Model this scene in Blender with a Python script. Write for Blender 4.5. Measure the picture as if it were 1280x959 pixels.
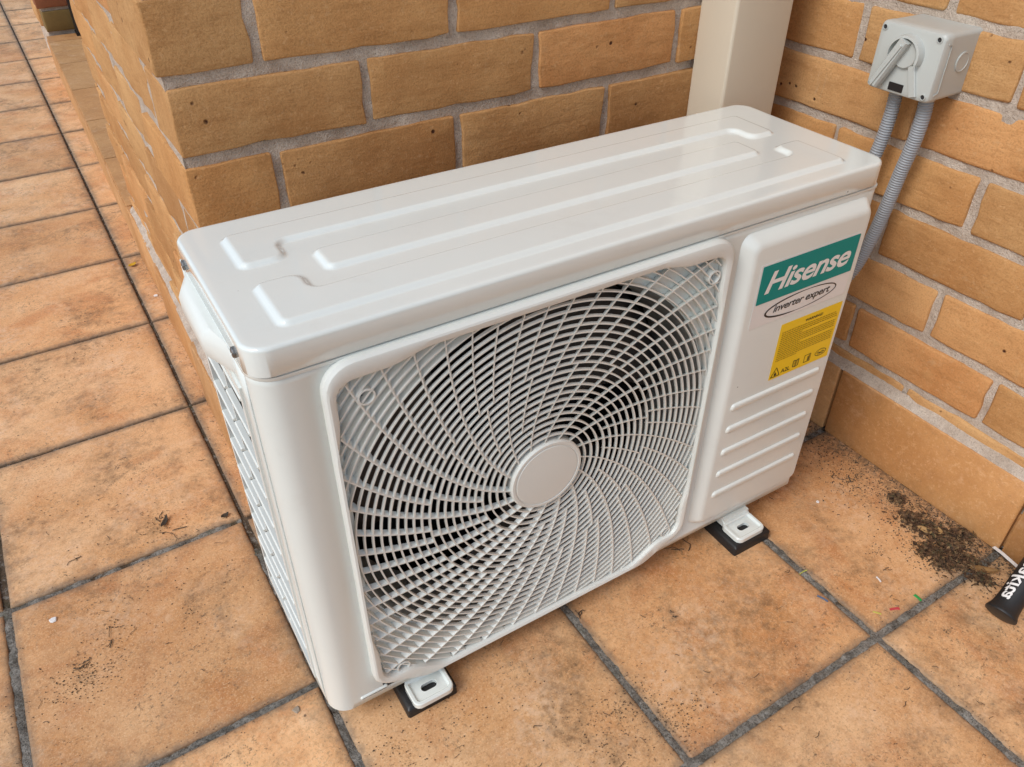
import bpy, bmesh, math, random
from math import sin, cos, pi, radians, hypot, sqrt, atan2, floor
from mathutils import Vector, Matrix, noise

for o in list(bpy.data.objects):
    bpy.data.objects.remove(o)
S = bpy.context.scene
COL = S.collection
RND = random.Random(7)

# ------------------------------------------------------------------ camera
cam_d = bpy.data.cameras.new("camera")
cam_d.sensor_width = 36.0
cam_d.lens = 27.846
cam_d.clip_start = 0.02
cam_d.clip_end = 500
cam = bpy.data.objects.new("camera", cam_d)
COL.objects.link(cam)
cam.location = (-0.0774, -0.4676, 0.9281)
cam.rotation_euler = (0.9185, -0.0012, -0.5549)
S.camera = cam
S.render.resolution_x = 1024
S.render.resolution_y = 767

# ------------------------------------------------------------------ light
SUN_EL = radians(46)
SUN_AZ = atan2(-1.0, -0.20)           # comes from the open (left) side
world = bpy.data.worlds.new("World")
S.world = world
world.use_nodes = True
wn = world.node_tree
wn.nodes.clear()
wo = wn.nodes.new("ShaderNodeOutputWorld")
wb = wn.nodes.new("ShaderNodeBackground")
sky = wn.nodes.new("ShaderNodeTexSky")
sky.sky_type = 'NISHITA'
sky.sun_disc = False
sky.sun_elevation = SUN_EL
sky.sun_rotation = SUN_AZ
sky.air_density = 1.0
sky.dust_density = 1.5
hs = wn.nodes.new("ShaderNodeHueSaturation")     # overcast: the blue mostly washed out
hs.inputs['Saturation'].default_value = 0.68
wn.links.new(sky.outputs[0], hs.inputs['Color'])
wn.links.new(hs.outputs[0], wb.inputs[0])
wb.inputs[1].default_value = 0.13
wn.links.new(wb.outputs[0], wo.inputs[0])

sun_d = bpy.data.lights.new("sun", 'SUN')
sun_d.energy = 1.5
sun_d.angle = radians(28)
sun_d.color = (1.0, 1.0, 0.985)
sun = bpy.data.objects.new("sun", sun_d)
COL.objects.link(sun)
sd = Vector((sin(SUN_AZ) * cos(SUN_EL), cos(SUN_AZ) * cos(SUN_EL), sin(SUN_EL)))
sun.rotation_euler = (-sd).to_track_quat('-Z', 'Y').to_euler()
sun.location = sd * 5

S.view_settings.view_transform = 'Standard'
S.view_settings.look = 'None'
S.view_settings.exposure = 0.26
S.view_settings.gamma = 1.0
S.view_settings.use_curve_mapping = False

# ------------------------------------------------------------------ helpers
def mesh_obj(name, verts, faces, mat=None, parent=None, smooth=None, loc=None):
    me = bpy.data.meshes.new(name)
    me.from_pydata([tuple(v) for v in verts], [], faces)
    me.update()
    bm = bmesh.new(); bm.from_mesh(me)
    bmesh.ops.recalc_face_normals(bm, faces=bm.faces)
    bm.to_mesh(me); bm.free()
    if mat: me.materials.append(mat)
    if smooth is not None:
        me.shade_smooth()
        if smooth < 179: me.set_sharp_from_angle(angle=radians(smooth))
    o = bpy.data.objects.new(name, me)
    COL.objects.link(o)
    if parent: o.parent = parent
    if loc: o.location = loc
    return o

def empty(name, loc, rz=0, label=None, cat=None, group=None):
    o = bpy.data.objects.new(name, None)
    o.empty_display_size = 0.05
    COL.objects.link(o)
    o.location = loc; o.rotation_euler = (0, 0, rz)
    return tag(o, label, cat, group)

def tag(o, label=None, cat=None, group=None, kind=None):
    if label: o['label'] = label
    if cat: o['category'] = cat
    if group: o['group'] = group
    if kind: o['kind'] = kind
    return o

class MB:
    def __init__(s): s.v = []; s.f = []
    def add(s, V, F):
        n = len(s.v); s.v += [tuple(p) for p in V]; s.f += [tuple(i + n for i in f) for f in F]
    def box(s, x0, x1, y0, y1, z0, z1):
        s.add([(x0,y0,z0),(x1,y0,z0),(x1,y1,z0),(x0,y1,z0),(x0,y0,z1),(x1,y0,z1),(x1,y1,z1),(x0,y1,z1)],
              [(0,3,2,1),(4,5,6,7),(0,1,5,4),(1,2,6,5),(2,3,7,6),(3,0,4,7)])
    def loft(s, loops, close_loops=False, cap0=False, cap1=False):
        n = len(loops[0]); V = [p for L in loops for p in L]; F = []
        m = len(loops)
        for k in range(m if close_loops else m - 1):
            a = k * n; b = ((k + 1) % m) * n
            for i in range(n):
                j = (i + 1) % n
                F.append((a + i, a + j, b + j, b + i))
        if cap0: F.append(tuple(range(n))[::-1])
        if cap1: F.append(tuple(range((m-1)*n, m*n)))
        s.add(V, F)
    def tube(s, pts, rad, seg=10, cap=True):
        loops = []
        up = Vector((0.13, 0.2, 1)).normalized()
        for i, p in enumerate(pts):
            a = Vector(pts[max(i-1,0)]); b = Vector(pts[min(i+1,len(pts)-1)])
            t = (b - a).normalized()
            n1 = t.cross(up)
            if n1.length < 1e-4: n1 = t.cross(Vector((1,0,0)))
            n1.normalize(); n2 = t.cross(n1)
            r = rad[i] if isinstance(rad, (list, tuple)) else rad
            loops.append([Vector(p) + (n1*cos(2*pi*k/seg) + n2*sin(2*pi*k/seg))*r for k in range(seg)])
        s.loft(loops, False, cap, cap)
    def obj(s, name, mat, parent=None, smooth=None, loc=None):
        return mesh_obj(name, s.v, s.f, mat, parent, smooth, loc)

def rr_sdf(x, y, hw, hh, r):
    qx = abs(x) - hw + r; qy = abs(y) - hh + r
    return hypot(max(qx,0), max(qy,0)) + min(max(qx,qy),0) - r

def rr_pts(x0, x1, y0, y1, r, n=6):
    """rounded rectangle outline, counter-clockwise"""
    out = []
    for cx, cy, a0 in ((x1-r,y1-r,0),(x0+r,y1-r,90),(x0+r,y0+r,180),(x1-r,y0+r,270)):
        for k in range(n+1):
            a = radians(a0 + 90*k/n)
            out.append((cx + r*cos(a), cy + r*sin(a)))
    return out

def polar_loop(sdf, N=240, rmax=0.6):
    out = []
    for k in range(N):
        a = 2*pi*k/N; lo, hi = 0.0, rmax
        for _ in range(30):
            m = (lo+hi)/2
            if sdf(m*cos(a), m*sin(a)) < 0: lo = m
            else: hi = m
        out.append((lo*cos(a), lo*sin(a)))
    return out

def sstep(a, b, x):
    t = min(1, max(0, (x-a)/(b-a))); return t*t*(3-2*t)

def nz(x, y, z=0.0): return noise.noise(Vector((x, y, z)))

# ------------------------------------------------------------------ materials
class NT:
    def __init__(s, name):
        s.m = bpy.data.materials.new(name); s.m.use_nodes = True
        s.t = s.m.node_tree; s.b = s.t.nodes['Principled BSDF']
        s.tc = s.t.nodes.new('ShaderNodeTexCoord'); s.oi = s.t.nodes.new('ShaderNodeObjectInfo')
    def n(s, typ, **kw):
        x = s.t.nodes.new(typ)
        for k, v in kw.items(): setattr(x, k, v)
        return x
    def l(s, a, b): s.t.links.new(a, b)
    def coord(s, kind='Object', rand=0.0, scale=(1,1,1)):
        mp = s.n('ShaderNodeMapping'); mp.inputs['Scale'].default_value = scale
        s.l(s.tc.outputs[kind], mp.inputs['Vector'])
        if rand:
            mu = s.n('ShaderNodeVectorMath', operation='SCALE'); 
            cb = s.n('ShaderNodeCombineXYZ')
            for i in range(3): s.l(s.oi.outputs['Random'], cb.inputs[i])
            s.l(cb.outputs[0], mu.inputs[0]); mu.inputs['Scale'].default_value = rand
            s.l(mu.outputs[0], mp.inputs['Location'])
        return mp.outputs[0]
    def world(s):
        g = s.n('ShaderNodeNewGeometry'); return g.outputs['Position']
    def noise(s, vec, scale, detail=4, rough=0.6, dist=0.0):
        x = s.n('ShaderNodeTexNoise'); x.inputs['Scale'].default_value = scale
        x.inputs['Detail'].default_value = detail; x.inputs['Roughness'].default_value = rough
        x.inputs['Distortion'].default_value = dist
        s.l(vec, x.inputs['Vector']); return x.outputs['Fac']
    def ramp(s, fac, stops):
        x = s.n('ShaderNodeValToRGB'); e = x.color_ramp.elements
        while len(e) < len(stops): e.new(0.5)
        for i, (p, c) in enumerate(stops):
            e[i].position = p
            e[i].color = (c,c,c,1) if isinstance(c,(int,float)) else (*c,1)
        s.l(fac, x.inputs['Fac']); return x.outputs['Color']
    def mix(s, fac, a, b, mode='MIX'):
        x = s.n('ShaderNodeMix', data_type='RGBA', blend_type=mode)
        for v, i in ((fac,0),(a,6),(b,7)):
            if isinstance(v, (int,float)): x.inputs[i].default_value = v if i == 0 else (v,v,v,1)
            elif isinstance(v, tuple): x.inputs[i].default_value = (*v,1)
            else: s.l(v, x.inputs[i])
        return x.outputs[2]
    def math(s, op, a, b=0.0):
        x = s.n('ShaderNodeMath', operation=op)
        for v, i in ((a,0),(b,1)):
            if isinstance(v,(int,float)): x.inputs[i].default_value = v
            else: s.l(v, x.inputs[i])
        return x.outputs[0]
    def bump(s, h, strength=0.5, dist=0.002):
        x = s.n('ShaderNodeBump'); x.inputs['Strength'].default_value = strength
        x.inputs['Distance'].default_value = dist; s.l(h, x.inputs['Height'])
        s.l(x.outputs[0], s.b.inputs['Normal'])
    def out(s, col=None, rough=None, metal=0.0, spec=None, coat=None):
        if col is not None:
            if isinstance(col, tuple): s.b.inputs['Base Color'].default_value = (*col,1)
            else: s.l(col, s.b.inputs['Base Color'])
        if rough is not None:
            if isinstance(rough,(int,float)): s.b.inputs['Roughness'].default_value = rough
            else: s.l(rough, s.b.inputs['Roughness'])
        s.b.inputs['Metallic'].default_value = metal
        if spec is not None: s.b.inputs['Specular IOR Level'].default_value = spec
        if coat is not None:
            s.b.inputs['Coat Weight'].default_value = coat; s.b.inputs['Coat Roughness'].default_value = 0.12
        return s.m

def mat_brick():
    t = NT('brick_clay'); c = t.coord('Object', 37.0)
    lo = t.noise(c, 9, 3, .55); fine = t.noise(c, 420, 3, .7); mid = t.noise(c, 45, 4, .65)
    base = t.mix(t.ramp(lo, [(.3,0.0),(.7,1.0)]), (.50,.258,.100), (.64,.375,.165))
    var = t.ramp(t.oi.outputs['Random'], [(0,(.74,.69,.64)),(.25,(1.02,.95,.86)),(.5,(.92,.93,.92)),(.75,(1.05,1.05,1.05)),(1,(1.06,.92,.84))])
    base = t.mix(1.0, base, var, 'MULTIPLY')
    base = t.mix(t.math('MULTIPLY', t.ramp(fine, [(.35,1.0),(.52,0.0)]), .30), base, (.20,.085,.025))
    base = t.mix(t.math('MULTIPLY', t.ramp(mid, [(.56,0.0),(.72,1.0)]), .35), base, (.56,.33,.14))
    # fired-in pits: few, dark
    v = t.n('ShaderNodeTexVoronoi'); v.inputs['Scale'].default_value = 62; t.l(c, v.inputs['Vector'])
    pits = t.math('MULTIPLY', t.ramp(v.outputs['Distance'], [(.10,1.0),(.19,0.0)]), t.ramp(t.noise(c, 21, 2), [(.60,0.0),(.65,1.0)]))
    dr = t.noise(t.coord('Object', 29.0, (14,60,70)), 1.0, 5, .7)
    base = t.mix(t.math('MULTIPLY', t.ramp(dr, [(.50,0.0),(.68,1.0)]), .40), base, (.33,.155,.052))
    base = t.mix(t.math('MULTIPLY', t.ramp(t.noise(c, 150, 4, .8), [(.55,0.0),(.68,1.0)]), .45), base, (.68,.42,.21))
    base = t.mix(pits, base, (.07,.025,.012))
    # pale mortar smears
    sm = t.math('MULTIPLY', t.ramp(t.noise(c, 14, 5, .7, 1.2), [(.64,0.0),(.74,1.0)]), .35)
    base = t.mix(sm, base, (.55,.40,.24))
    h = t.math('SUBTRACT', t.math('ADD', t.math('MULTIPLY', fine, .35), t.math('MULTIPLY', mid, .8)), t.math('MULTIPLY', pits, .9))
    h = t.math('ADD', h, t.math('MULTIPLY', dr, .8))
    t.bump(h, .75, .0026)
    return t.out(base, .88, spec=.25)

def mat_mortar():
    t = NT('mortar_sand'); c = t.world()
    a = t.noise(c, 30, 4, .6); f = t.noise(c, 450, 3, .85); m = t.noise(c, 140, 3, .7)
    base = t.mix(t.ramp(a, [(.35,0.0),(.65,1.0)]), (.56,.455,.365), (.74,.635,.53))
    base = t.mix(t.math('MULTIPLY', t.ramp(f, [(.36,1.0),(.48,0.0)]), .50), base, (.30,.24,.19))
    base = t.mix(t.math('MULTIPLY', t.ramp(f, [(.55,0.0),(.66,1.0)]), .3), base, (.80,.72,.63))
    base = t.mix(t.math('MULTIPLY', t.ramp(t.noise(c, 11, 5, .7), [(.58,0.0),(.7,1.0)]), .3), base, (.26,.21,.16))
    t.bump(t.math('ADD', t.math('MULTIPLY', f, .6), m), 1.0, .005)
    return t.out(base, .95, spec=.15)

def mat_tile(name, skirt=False, dirt=1.0):
    t = NT(name); c = t.coord('Object', 53.0)
    lo = t.noise(c, 7, 4, .6); mid = t.noise(c, 30, 5, .65); fine = t.noise(c, 300, 3, .7)
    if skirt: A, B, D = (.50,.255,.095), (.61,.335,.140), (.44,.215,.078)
    else: A, B, D = (.67,.345,.142), (.84,.530,.285), (.58,.255,.098)
    base = t.mix(t.ramp(lo, [(.32,0.0),(.68,1.0)]), A, B)
    base = t.mix(t.math('MULTIPLY', t.ramp(t.noise(c, 12, 4, .6, .6), [(.5,0.0),(.68,1.0)]), .7), base, D)
    base = t.mix(t.math('MULTIPLY', t.ramp(t.noise(c, 17, 5, .7), [(.56,0.0),(.72,1.0)]), .55), base, (.78,.52,.32))
    base = t.mix(t.math('MULTIPLY', t.ramp(t.noise(c, 75, 5, .75), [(.52,0.0),(.70,1.0)]), .40), base, (.40,.19,.075))
    base = t.mix(t.math('MULTIPLY', t.ramp(t.noise(c, 130, 4, .75), [(.54,0.0),(.66,1.0)]), .35), base, (.80,.53,.30))
    var = t.ramp(t.oi.outputs['Random'], [(0,(.82,.76,.70)),(.3,(1.03,.97,.90)),(.6,(.93,.95,.97)),(1,(1.12,1.09,1.06))])
    base = t.mix(1.0, base, var, 'MULTIPLY')
    base = t.mix(t.math('MULTIPLY', t.ramp(fine, [(.36,1.0),(.5,0.0)]), .20 if skirt else .42), base, (.30,.125,.045))
    base = t.mix(t.math('MULTIPLY', t.ramp(t.noise(c, 380, 3, .8), [(.53,0.0),(.63,1.0)]), .10 if skirt else .45), base, (.86,.60,.36))
    # ground-in dirt: specks clustered in patches
    k = t.noise(c, 10, 4, .65)
    patch = t.ramp(k, [(.44,0.06),(.62,1.0)])
    sp = t.ramp(t.noise(c, 170, 6, .8), [(.555,0.0),(.615,1.0)])
    d = t.math('MULTIPLY', t.math('MULTIPLY', patch, sp), .85 * dirt)
    base = t.mix(d, base, (.085,.062,.040))
    sm = t.math('MULTIPLY', t.ramp(t.noise(c, 23, 6, .75, .8), [(.54,0.0),(.70,1.0)]), .55 * dirt)
    base = t.mix(t.math('MULTIPLY', sm, patch), base, (.17,.125,.075))
    # sparse single specks
    v = t.n('ShaderNodeTexVoronoi'); v.inputs['Scale'].default_value = 38; t.l(c, v.inputs['Vector'])
    s1 = t.math('MULTIPLY', t.ramp(v.outputs['Distance'], [(.05,1.0),(.085,0.0)]), t.ramp(t.noise(c, 14, 2), [(.55,0.0),(.60,1.0)]))
    base = t.mix(t.math('MULTIPLY', s1, .9 * dirt), base, (.10,.045,.022))
    # stains that run across tiles: brown water marks, pale dust
    g = t.world()
    st = t.math('MULTIPLY', t.ramp(t.noise(g, 5.5, 6, .75, .5), [(.49,0.0),(.62,1.0)]), t.ramp(t.noise(g, 60, 5, .75), [(.40,.1),(.62,1.0)]))
    base = t.mix(t.math('MULTIPLY', st, .72*dirt), base, (.19,.110,.055))
    du = t.math('MULTIPLY', t.ramp(t.noise(g, 6.5, 5, .7, .4), [(.50,0.0),(.68,1.0)]), t.ramp(t.noise(g, 85, 4, .7), [(.42,0.0),(.60,1.0)]))
    base = t.mix(t.math('MULTIPLY', du, .50*dirt), base, (.80,.58,.40))
    if not skirt:
        # soil washed against the foot of the right wall
        sw = t.n('ShaderNodeSeparateXYZ'); t.l(g, sw.inputs[0])
        dw = t.math('ADD', sw.outputs[0], t.math('MULTIPLY', t.math('SUBTRACT', t.noise(g, 16, 6, .78), .5), .16))
        soil = t.math('MULTIPLY', t.ramp(dw, [(.905,0.0),(.975,1.0)]), t.ramp(t.noise(g, 120, 5, .8), [(.42,.15),(.56,1.0)]))
        base = t.mix(t.math('MULTIPLY', soil, .80), base, (.085,.062,.042))
        # grime along the rims of each tile
        sx = t.n('ShaderNodeSeparateXYZ'); t.l(t.tc.outputs['Object'], sx.inputs[0])
        ex = t.math('ABSOLUTE', sx.outputs[0]); ey = t.math('ABSOLUTE', sx.outputs[1])
        e = t.math('MAXIMUM', ex, ey)
        e2 = t.math('ADD', e, t.math('MULTIPLY', t.math('SUBTRACT', t.noise(c, 60, 5, .75), .5), .028))
        rim = t.math('MULTIPLY', t.ramp(t.math('MULTIPLY', e2, 5.0), [(.765,0.0),(.828,1.0)]), .70)
        e3 = t.math('ADD', e, t.math('MULTIPLY', t.math('SUBTRACT', t.noise(c, 24, 6, .8), .5), .085))
        wide = t.math('MULTIPLY', t.ramp(t.math('MULTIPLY', e3, 5.0), [(.70,0.0),(.86,1.0)]), .38)
        base = t.mix(wide, base, (.20,.145,.09))
        base = t.mix(rim, base, (.135,.110,.085))
    t.bump(t.math('ADD', t.math('MULTIPLY', fine, .3), mid), .35, .0025)
    return t.out(base, t.ramp(mid, [(.3,.50),(.7,.72)]), spec=.35)

def mat_grout(name, A, B):
    t = NT(name); c = t.world()
    f = t.noise(c, 330, 4, .8); a = t.noise(c, 28, 5, .7); m = t.noise(c, 110, 4, .7)
    base = t.mix(t.ramp(a, [(.35,0.0),(.62,1.0)]), A, B)
    base = t.mix(t.math('MULTIPLY', t.ramp(f, [(.36,1.0),(.52,0.0)]), .7), base, (.035,.030,.022))
    base = t.mix(t.math('MULTIPLY', t.ramp(m, [(.52,0.0),(.66,1.0)]), .6), base, (.46,.44,.40))
    base = t.mix(t.math('MULTIPLY', t.ramp(t.noise(c, 19, 3), [(.58,0.0),(.68,1.0)]), .35), base, (.10,.11,.06))
    t.bump(t.math('ADD', f, m), 1.0, .004)
    return t.out(base, .95, spec=.15)

def mat_paint(name, col, rough=.32, coat=.25, specks=True, bump=.03):
    t = NT(name); c = t.coord('Object')
    base = t.mix(t.ramp(t.noise(c, 6, 3), [(.3,0.0),(.7,1.0)]), tuple(x*.965 for x in col), col)
    # dust film and a few specks of grit
    base = t.mix(t.math('MULTIPLY', t.ramp(t.noise(c, 22, 6, .75), [(.55,0.0),(.8,1.0)]), .10), base, (.45,.38,.30))
    if specks:
        v = t.n('ShaderNodeTexVoronoi'); v.inputs['Scale'].default_value = 42; t.l(c, v.inputs['Vector'])
        s1 = t.math('MULTIPLY', t.ramp(v.outputs['Distance'], [(.035,1.0),(.055,0.0)]), t.ramp(t.noise(c, 17, 2), [(.62,0.0),(.65,1.0)]))
        base = t.mix(t.math('MULTIPLY', s1, .85), base, (.06,.05,.04))
    if bump: t.bump(t.noise(c, 260, 2), bump, .001)
    return t.out(base, rough, coat=coat)

def mat_flat(name, col, rough=.5, metal=0.0, spec=None, var=.12, scale=60):
    t = NT(name); c = t.coord('Object', 11.0)
    base = t.mix(t.noise(c, scale, 4, .65), tuple(x*(1-var) for x in col), tuple(min(1,x*(1+var)) for x in col))
    return t.out(base, rough, metal, spec)

M = {}
M['brick'] = mat_brick()
M['mortar'] = mat_mortar()
M['tile'] = mat_tile('terracotta_tile')
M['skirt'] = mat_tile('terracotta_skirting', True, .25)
M['grout'] = mat_grout('grey_grout', (.14,.13,.112), (.38,.355,.315))
M['dark_grout'] = mat_grout('dark_joint', (.085,.060,.04), (.15,.11,.075))
M['paint'] = mat_paint('white_enamel', (.745,.79,.758))
M['lid'] = mat_paint('white_enamel_lid', (.765,.818,.79), .13, .8)
M['plastic'] = mat_paint('white_plastic', (.74,.77,.735), .42, 0, False)
M['grille'] = mat_paint('grille_plastic', (.76,.785,.745), .45, 0, False, 0)
M['cream'] = mat_paint('cream_paint', (.68,.60,.47), .38, .15, True)
M['grey_plastic'] = mat_paint('grey_plastic', (.50,.525,.50), .42, 0, False)
M['conduit'] = mat_flat('grey_conduit', (.34,.36,.385), .4, var=.06)
M['black'] = mat_flat('black_rubber', (.012,.012,.013), .45)
M['fan'] = mat_flat('dark_fan', (.022,.022,.023), .5)
M['cavity'] = mat_flat('dark_cavity', (.02,.02,.021), .8)
M['shroud'] = mat_flat('galvanised_shroud', (.26,.27,.26), .4, .3)
M['coil'] = mat_flat('coil_fins', (.022,.021,.020), .5, .3)
M['screw'] = mat_flat('steel_screw', (.22,.22,.22), .35, .9)
M['teal'] = mat_flat('teal_print', (.0,.25,.225), .45, spec=.2, var=.04)
M['white_print'] = mat_flat('white_print', (.80,.80,.79), .35, var=.02)
M['black_print'] = mat_flat('black_print', (.015,.013,.014), .4, var=.02)
M['yellow'] = mat_flat('yellow_print', (.86,.58,.012), .4, var=.03)
M['olive_print'] = mat_flat('fine_print', (.40,.26,.01), .5, var=.03)
M['silver'] = mat_flat('clear_sticker', (.765,.76,.745), .3, var=.01)
M['tool'] = mat_flat('tool_black', (.014,.016,.018), .5, var=.3, scale=30)
M['leaf_tan'] = mat_flat('dry_leaf', (.44,.27,.11), .7, var=.4)
M['leaf_brown'] = mat_flat('brown_leaf', (.24,.13,.045), .7, var=.45)
M['leaf_dark'] = mat_flat('dark_leaf', (.045,.032,.02), .8, var=.4)
def mat_litter():
    t = NT('leaf_litter'); g = t.world()
    v = t.n('ShaderNodeTexVoronoi'); v.inputs['Scale'].default_value = 230; t.l(g, v.inputs['Vector'])
    sp = t.n('ShaderNodeSeparateColor'); t.l(v.outputs['Color'], sp.inputs[0])
    base = t.ramp(sp.outputs[0], [(0,(.035,.020,.011)),(.3,(.12,.058,.026)),(.55,(.055,.034,.018)),(.75,(.19,.10,.045)),(.92,(.050,.048,.020)),(1,(.30,.18,.085))])
    return t.out(base, .85)
M['litter'] = mat_litter()
M['dirt'] = mat_flat('dry_dirt', (.080,.058,.038), .95, var=.6, scale=25)
M['scrap_red'] = mat_flat('red_plastic', (.55,.06,.075), .4)
M['scrap_green'] = mat_flat('green_plastic', (.02,.30,.07), .4)
M['scrap_lime'] = mat_flat('lime_plastic', (.50,.52,.10), .4)
M['scrap_blue'] = mat_flat('blue_plastic', (.10,.15,.24), .4)
M['scrap_white'] = mat_flat('white_scrap', (.78,.76,.74), .45)
M['yellow_leaf'] = mat_flat('yellow_leaf', (.60,.36,.02), .6)
M['door_black'] = mat_flat('black_frame', (.006,.006,.007), .4)
M['olive_brick'] = mat_flat('olive_brick', (.19,.12,.035), .85, var=.2)
M['red_brick'] = mat_flat('red_brick', (.27,.095,.04), .85, var=.2)

# ------------------------------------------------------------------ ground: one sheet to the horizon, tiles and grout on it
PIT = 0.3345; TX = 0.0187; TY = 0.1557
YW, XW, XP = 0.4342, 0.9782, 0.0563
ground = mesh_obj('floor', [(-60,-60,-.0048),(60,-60,-.0048),(60,60,-.0048),(-60,60,-.0048)], [(0,1,2,3)], M['dark_grout'])
tag(ground, kind='structure')

def gap(axis, idx, other):
    """half width of the joint"""
    if axis == 'x' and idx == 0 and other >= 1: return .0024
    if axis == 'x' and idx <= 0: return .0045
    if axis == 'y' and idx >= 2: return .0026
    if axis == 'y' and idx == 1: return .0042
    return .0046

def tile_mesh(x0, x1, y0, y1, seed):
    r = random.Random(seed); so = r.random()*50
    def lines(a, b):
        n = max(2, int((b-a)/.024)); L = [a, a+.0015, a+.005]
        L += [a+.005 + (b-a-.010)*k/n for k in range(1, n)]
        return L + [b-.005, b-.0015, b]
    X = lines(x0, x1); Y = lines(y0, y1); V = []; F = []
    nx, ny = len(X), len(Y)
    for j, y in enumerate(Y):
        for i, x in enumerate(X):
            e = min(x-x0, x1-x, y-y0, y1-y)
            w = .0013*nz(x*38+so, y*38, 1) + .0007*nz(x*110+so, y*110, 2)
            px, py = x, y
            if i in (0,1): px += abs(w)*1.3
            if i in (nx-1,nx-2): px -= abs(w)*1.3
            if j in (0,1): py += abs(w)*1.3
            if j in (ny-1,ny-2): py -= abs(w)*1.3
            z = .0007*nz(x*9+so, y*9, 3)
            if e < 1e-9: z -= .0024
            elif e < .002: z -= .0008
            V.append((px, py, z))
    for j in range(ny-1):
        for i in range(nx-1):
            a = j*nx+i; F.append((a, a+1, a+nx+1, a+nx))
    ring = [i for i in range(nx)] + [j*nx+nx-1 for j in range(1,ny)] + [(ny-1)*nx+i for i in range(nx-2,-1,-1)] + [j*nx for j in range(ny-2,0,-1)]
    b = len(V)
    V += [(V[k][0], V[k][1], -.007) for k in ring]
    m = len(ring)
    for k in range(m): F.append((ring[k], b+k, b+(k+1)%m, ring[(k+1)%m]))
    return V, F

SLOPE = 0.022
def skirt_x(y): return 0.0465 + SLOPE*(y-0.6)
cnt = 0
for i in range(-5, 3):
    for j in range(-4, 16):
        gx0 = TX+i*PIT; gy0 = TY+j*PIT
        if i >= 1 and j > 1: continue            # behind the wall
        x0 = gx0+gap('x', i, j); x1 = gx0+PIT-gap('x', i+1, j)
        y0 = gy0+gap('y', j, i); y1 = gy0+PIT-gap('y', j+1, i)
        if i == 2: x1 = min(x1, XW-.004)
        if j == 1 and i >= 1: y1 = min(y1, YW-.002)
        if i == 0 and j >= 2: x1 = min(x1, .20)      # runs under the step
        if x1-x0 < .02 or y1-y0 < .02: continue
        cx, cy = gx0+PIT/2, gy0+PIT/2
        V, F = tile_mesh(x0-cx, x1-cx, y0-cy, y1-cy, 100+i*31+j)
        o = mesh_obj('tile', V, F, M['tile'], ground, 50, (cx, cy, RND.uniform(-.0006,.0006)))
        o.rotation_euler = (RND.uniform(-.0015,.0015), RND.uniform(-.0015,.0015), 0)
        cnt += 1

# grout bedded in the joints, rough and uneven
gm = MB()
def grout_strip(p0, p1, hw, ztop, seed):
    p0 = Vector(p0); p1 = Vector(p1); L = (p1-p0).length; t = (p1-p0)/L; n = Vector((-t.y, t.x, 0))
    ns = int(L/.004); nw = 6; V = []; F = []
    for k in range(ns+1):
        c = p0 + t*(L*k/ns)
        for w in range(nw+1):
            u = (w/nw-.5)*2
            wob = .0026*nz(k*.035+seed, u*2, 4)+.0012*nz(k*.13, u*3, seed)
            q = c + n*(u*hw+wob)
            z = ztop - .0014*u*u + .0034*nz(q.x*60, q.y*60, seed) + .0018*nz(q.x*190, q.y*190, seed)
            V.append((q.x, q.y, z))
    for k in range(ns):
        for w in range(nw):
            a = k*(nw+1)+w; F.append((a, a+1, a+nw+2, a+nw+1))
    gm.add(V, F)
for i in (-1, 0, 1, 2):
    x = TX+i*PIT
    ymax = TY+PIT if i <= 0 else YW-.01
    grout_strip((x, -.72, 0), (x, ymax if i != 0 else .42, 0), .0085 if i else .008, -.0022, i*3.1)
for j in (-2, -1, 0, 1):
    y = TY+j*PIT
    grout_strip((-.75, y, 0), ((XW-.01) if j <= 0 else TX-.004, y, 0), .0075 if j < 1 else .0062, -.0022 if j < 1 else -.003, 40+j*2.7)
g = gm.obj('grout', M['grout'], ground, 60); g['kind'] = 'stuff'

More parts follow.
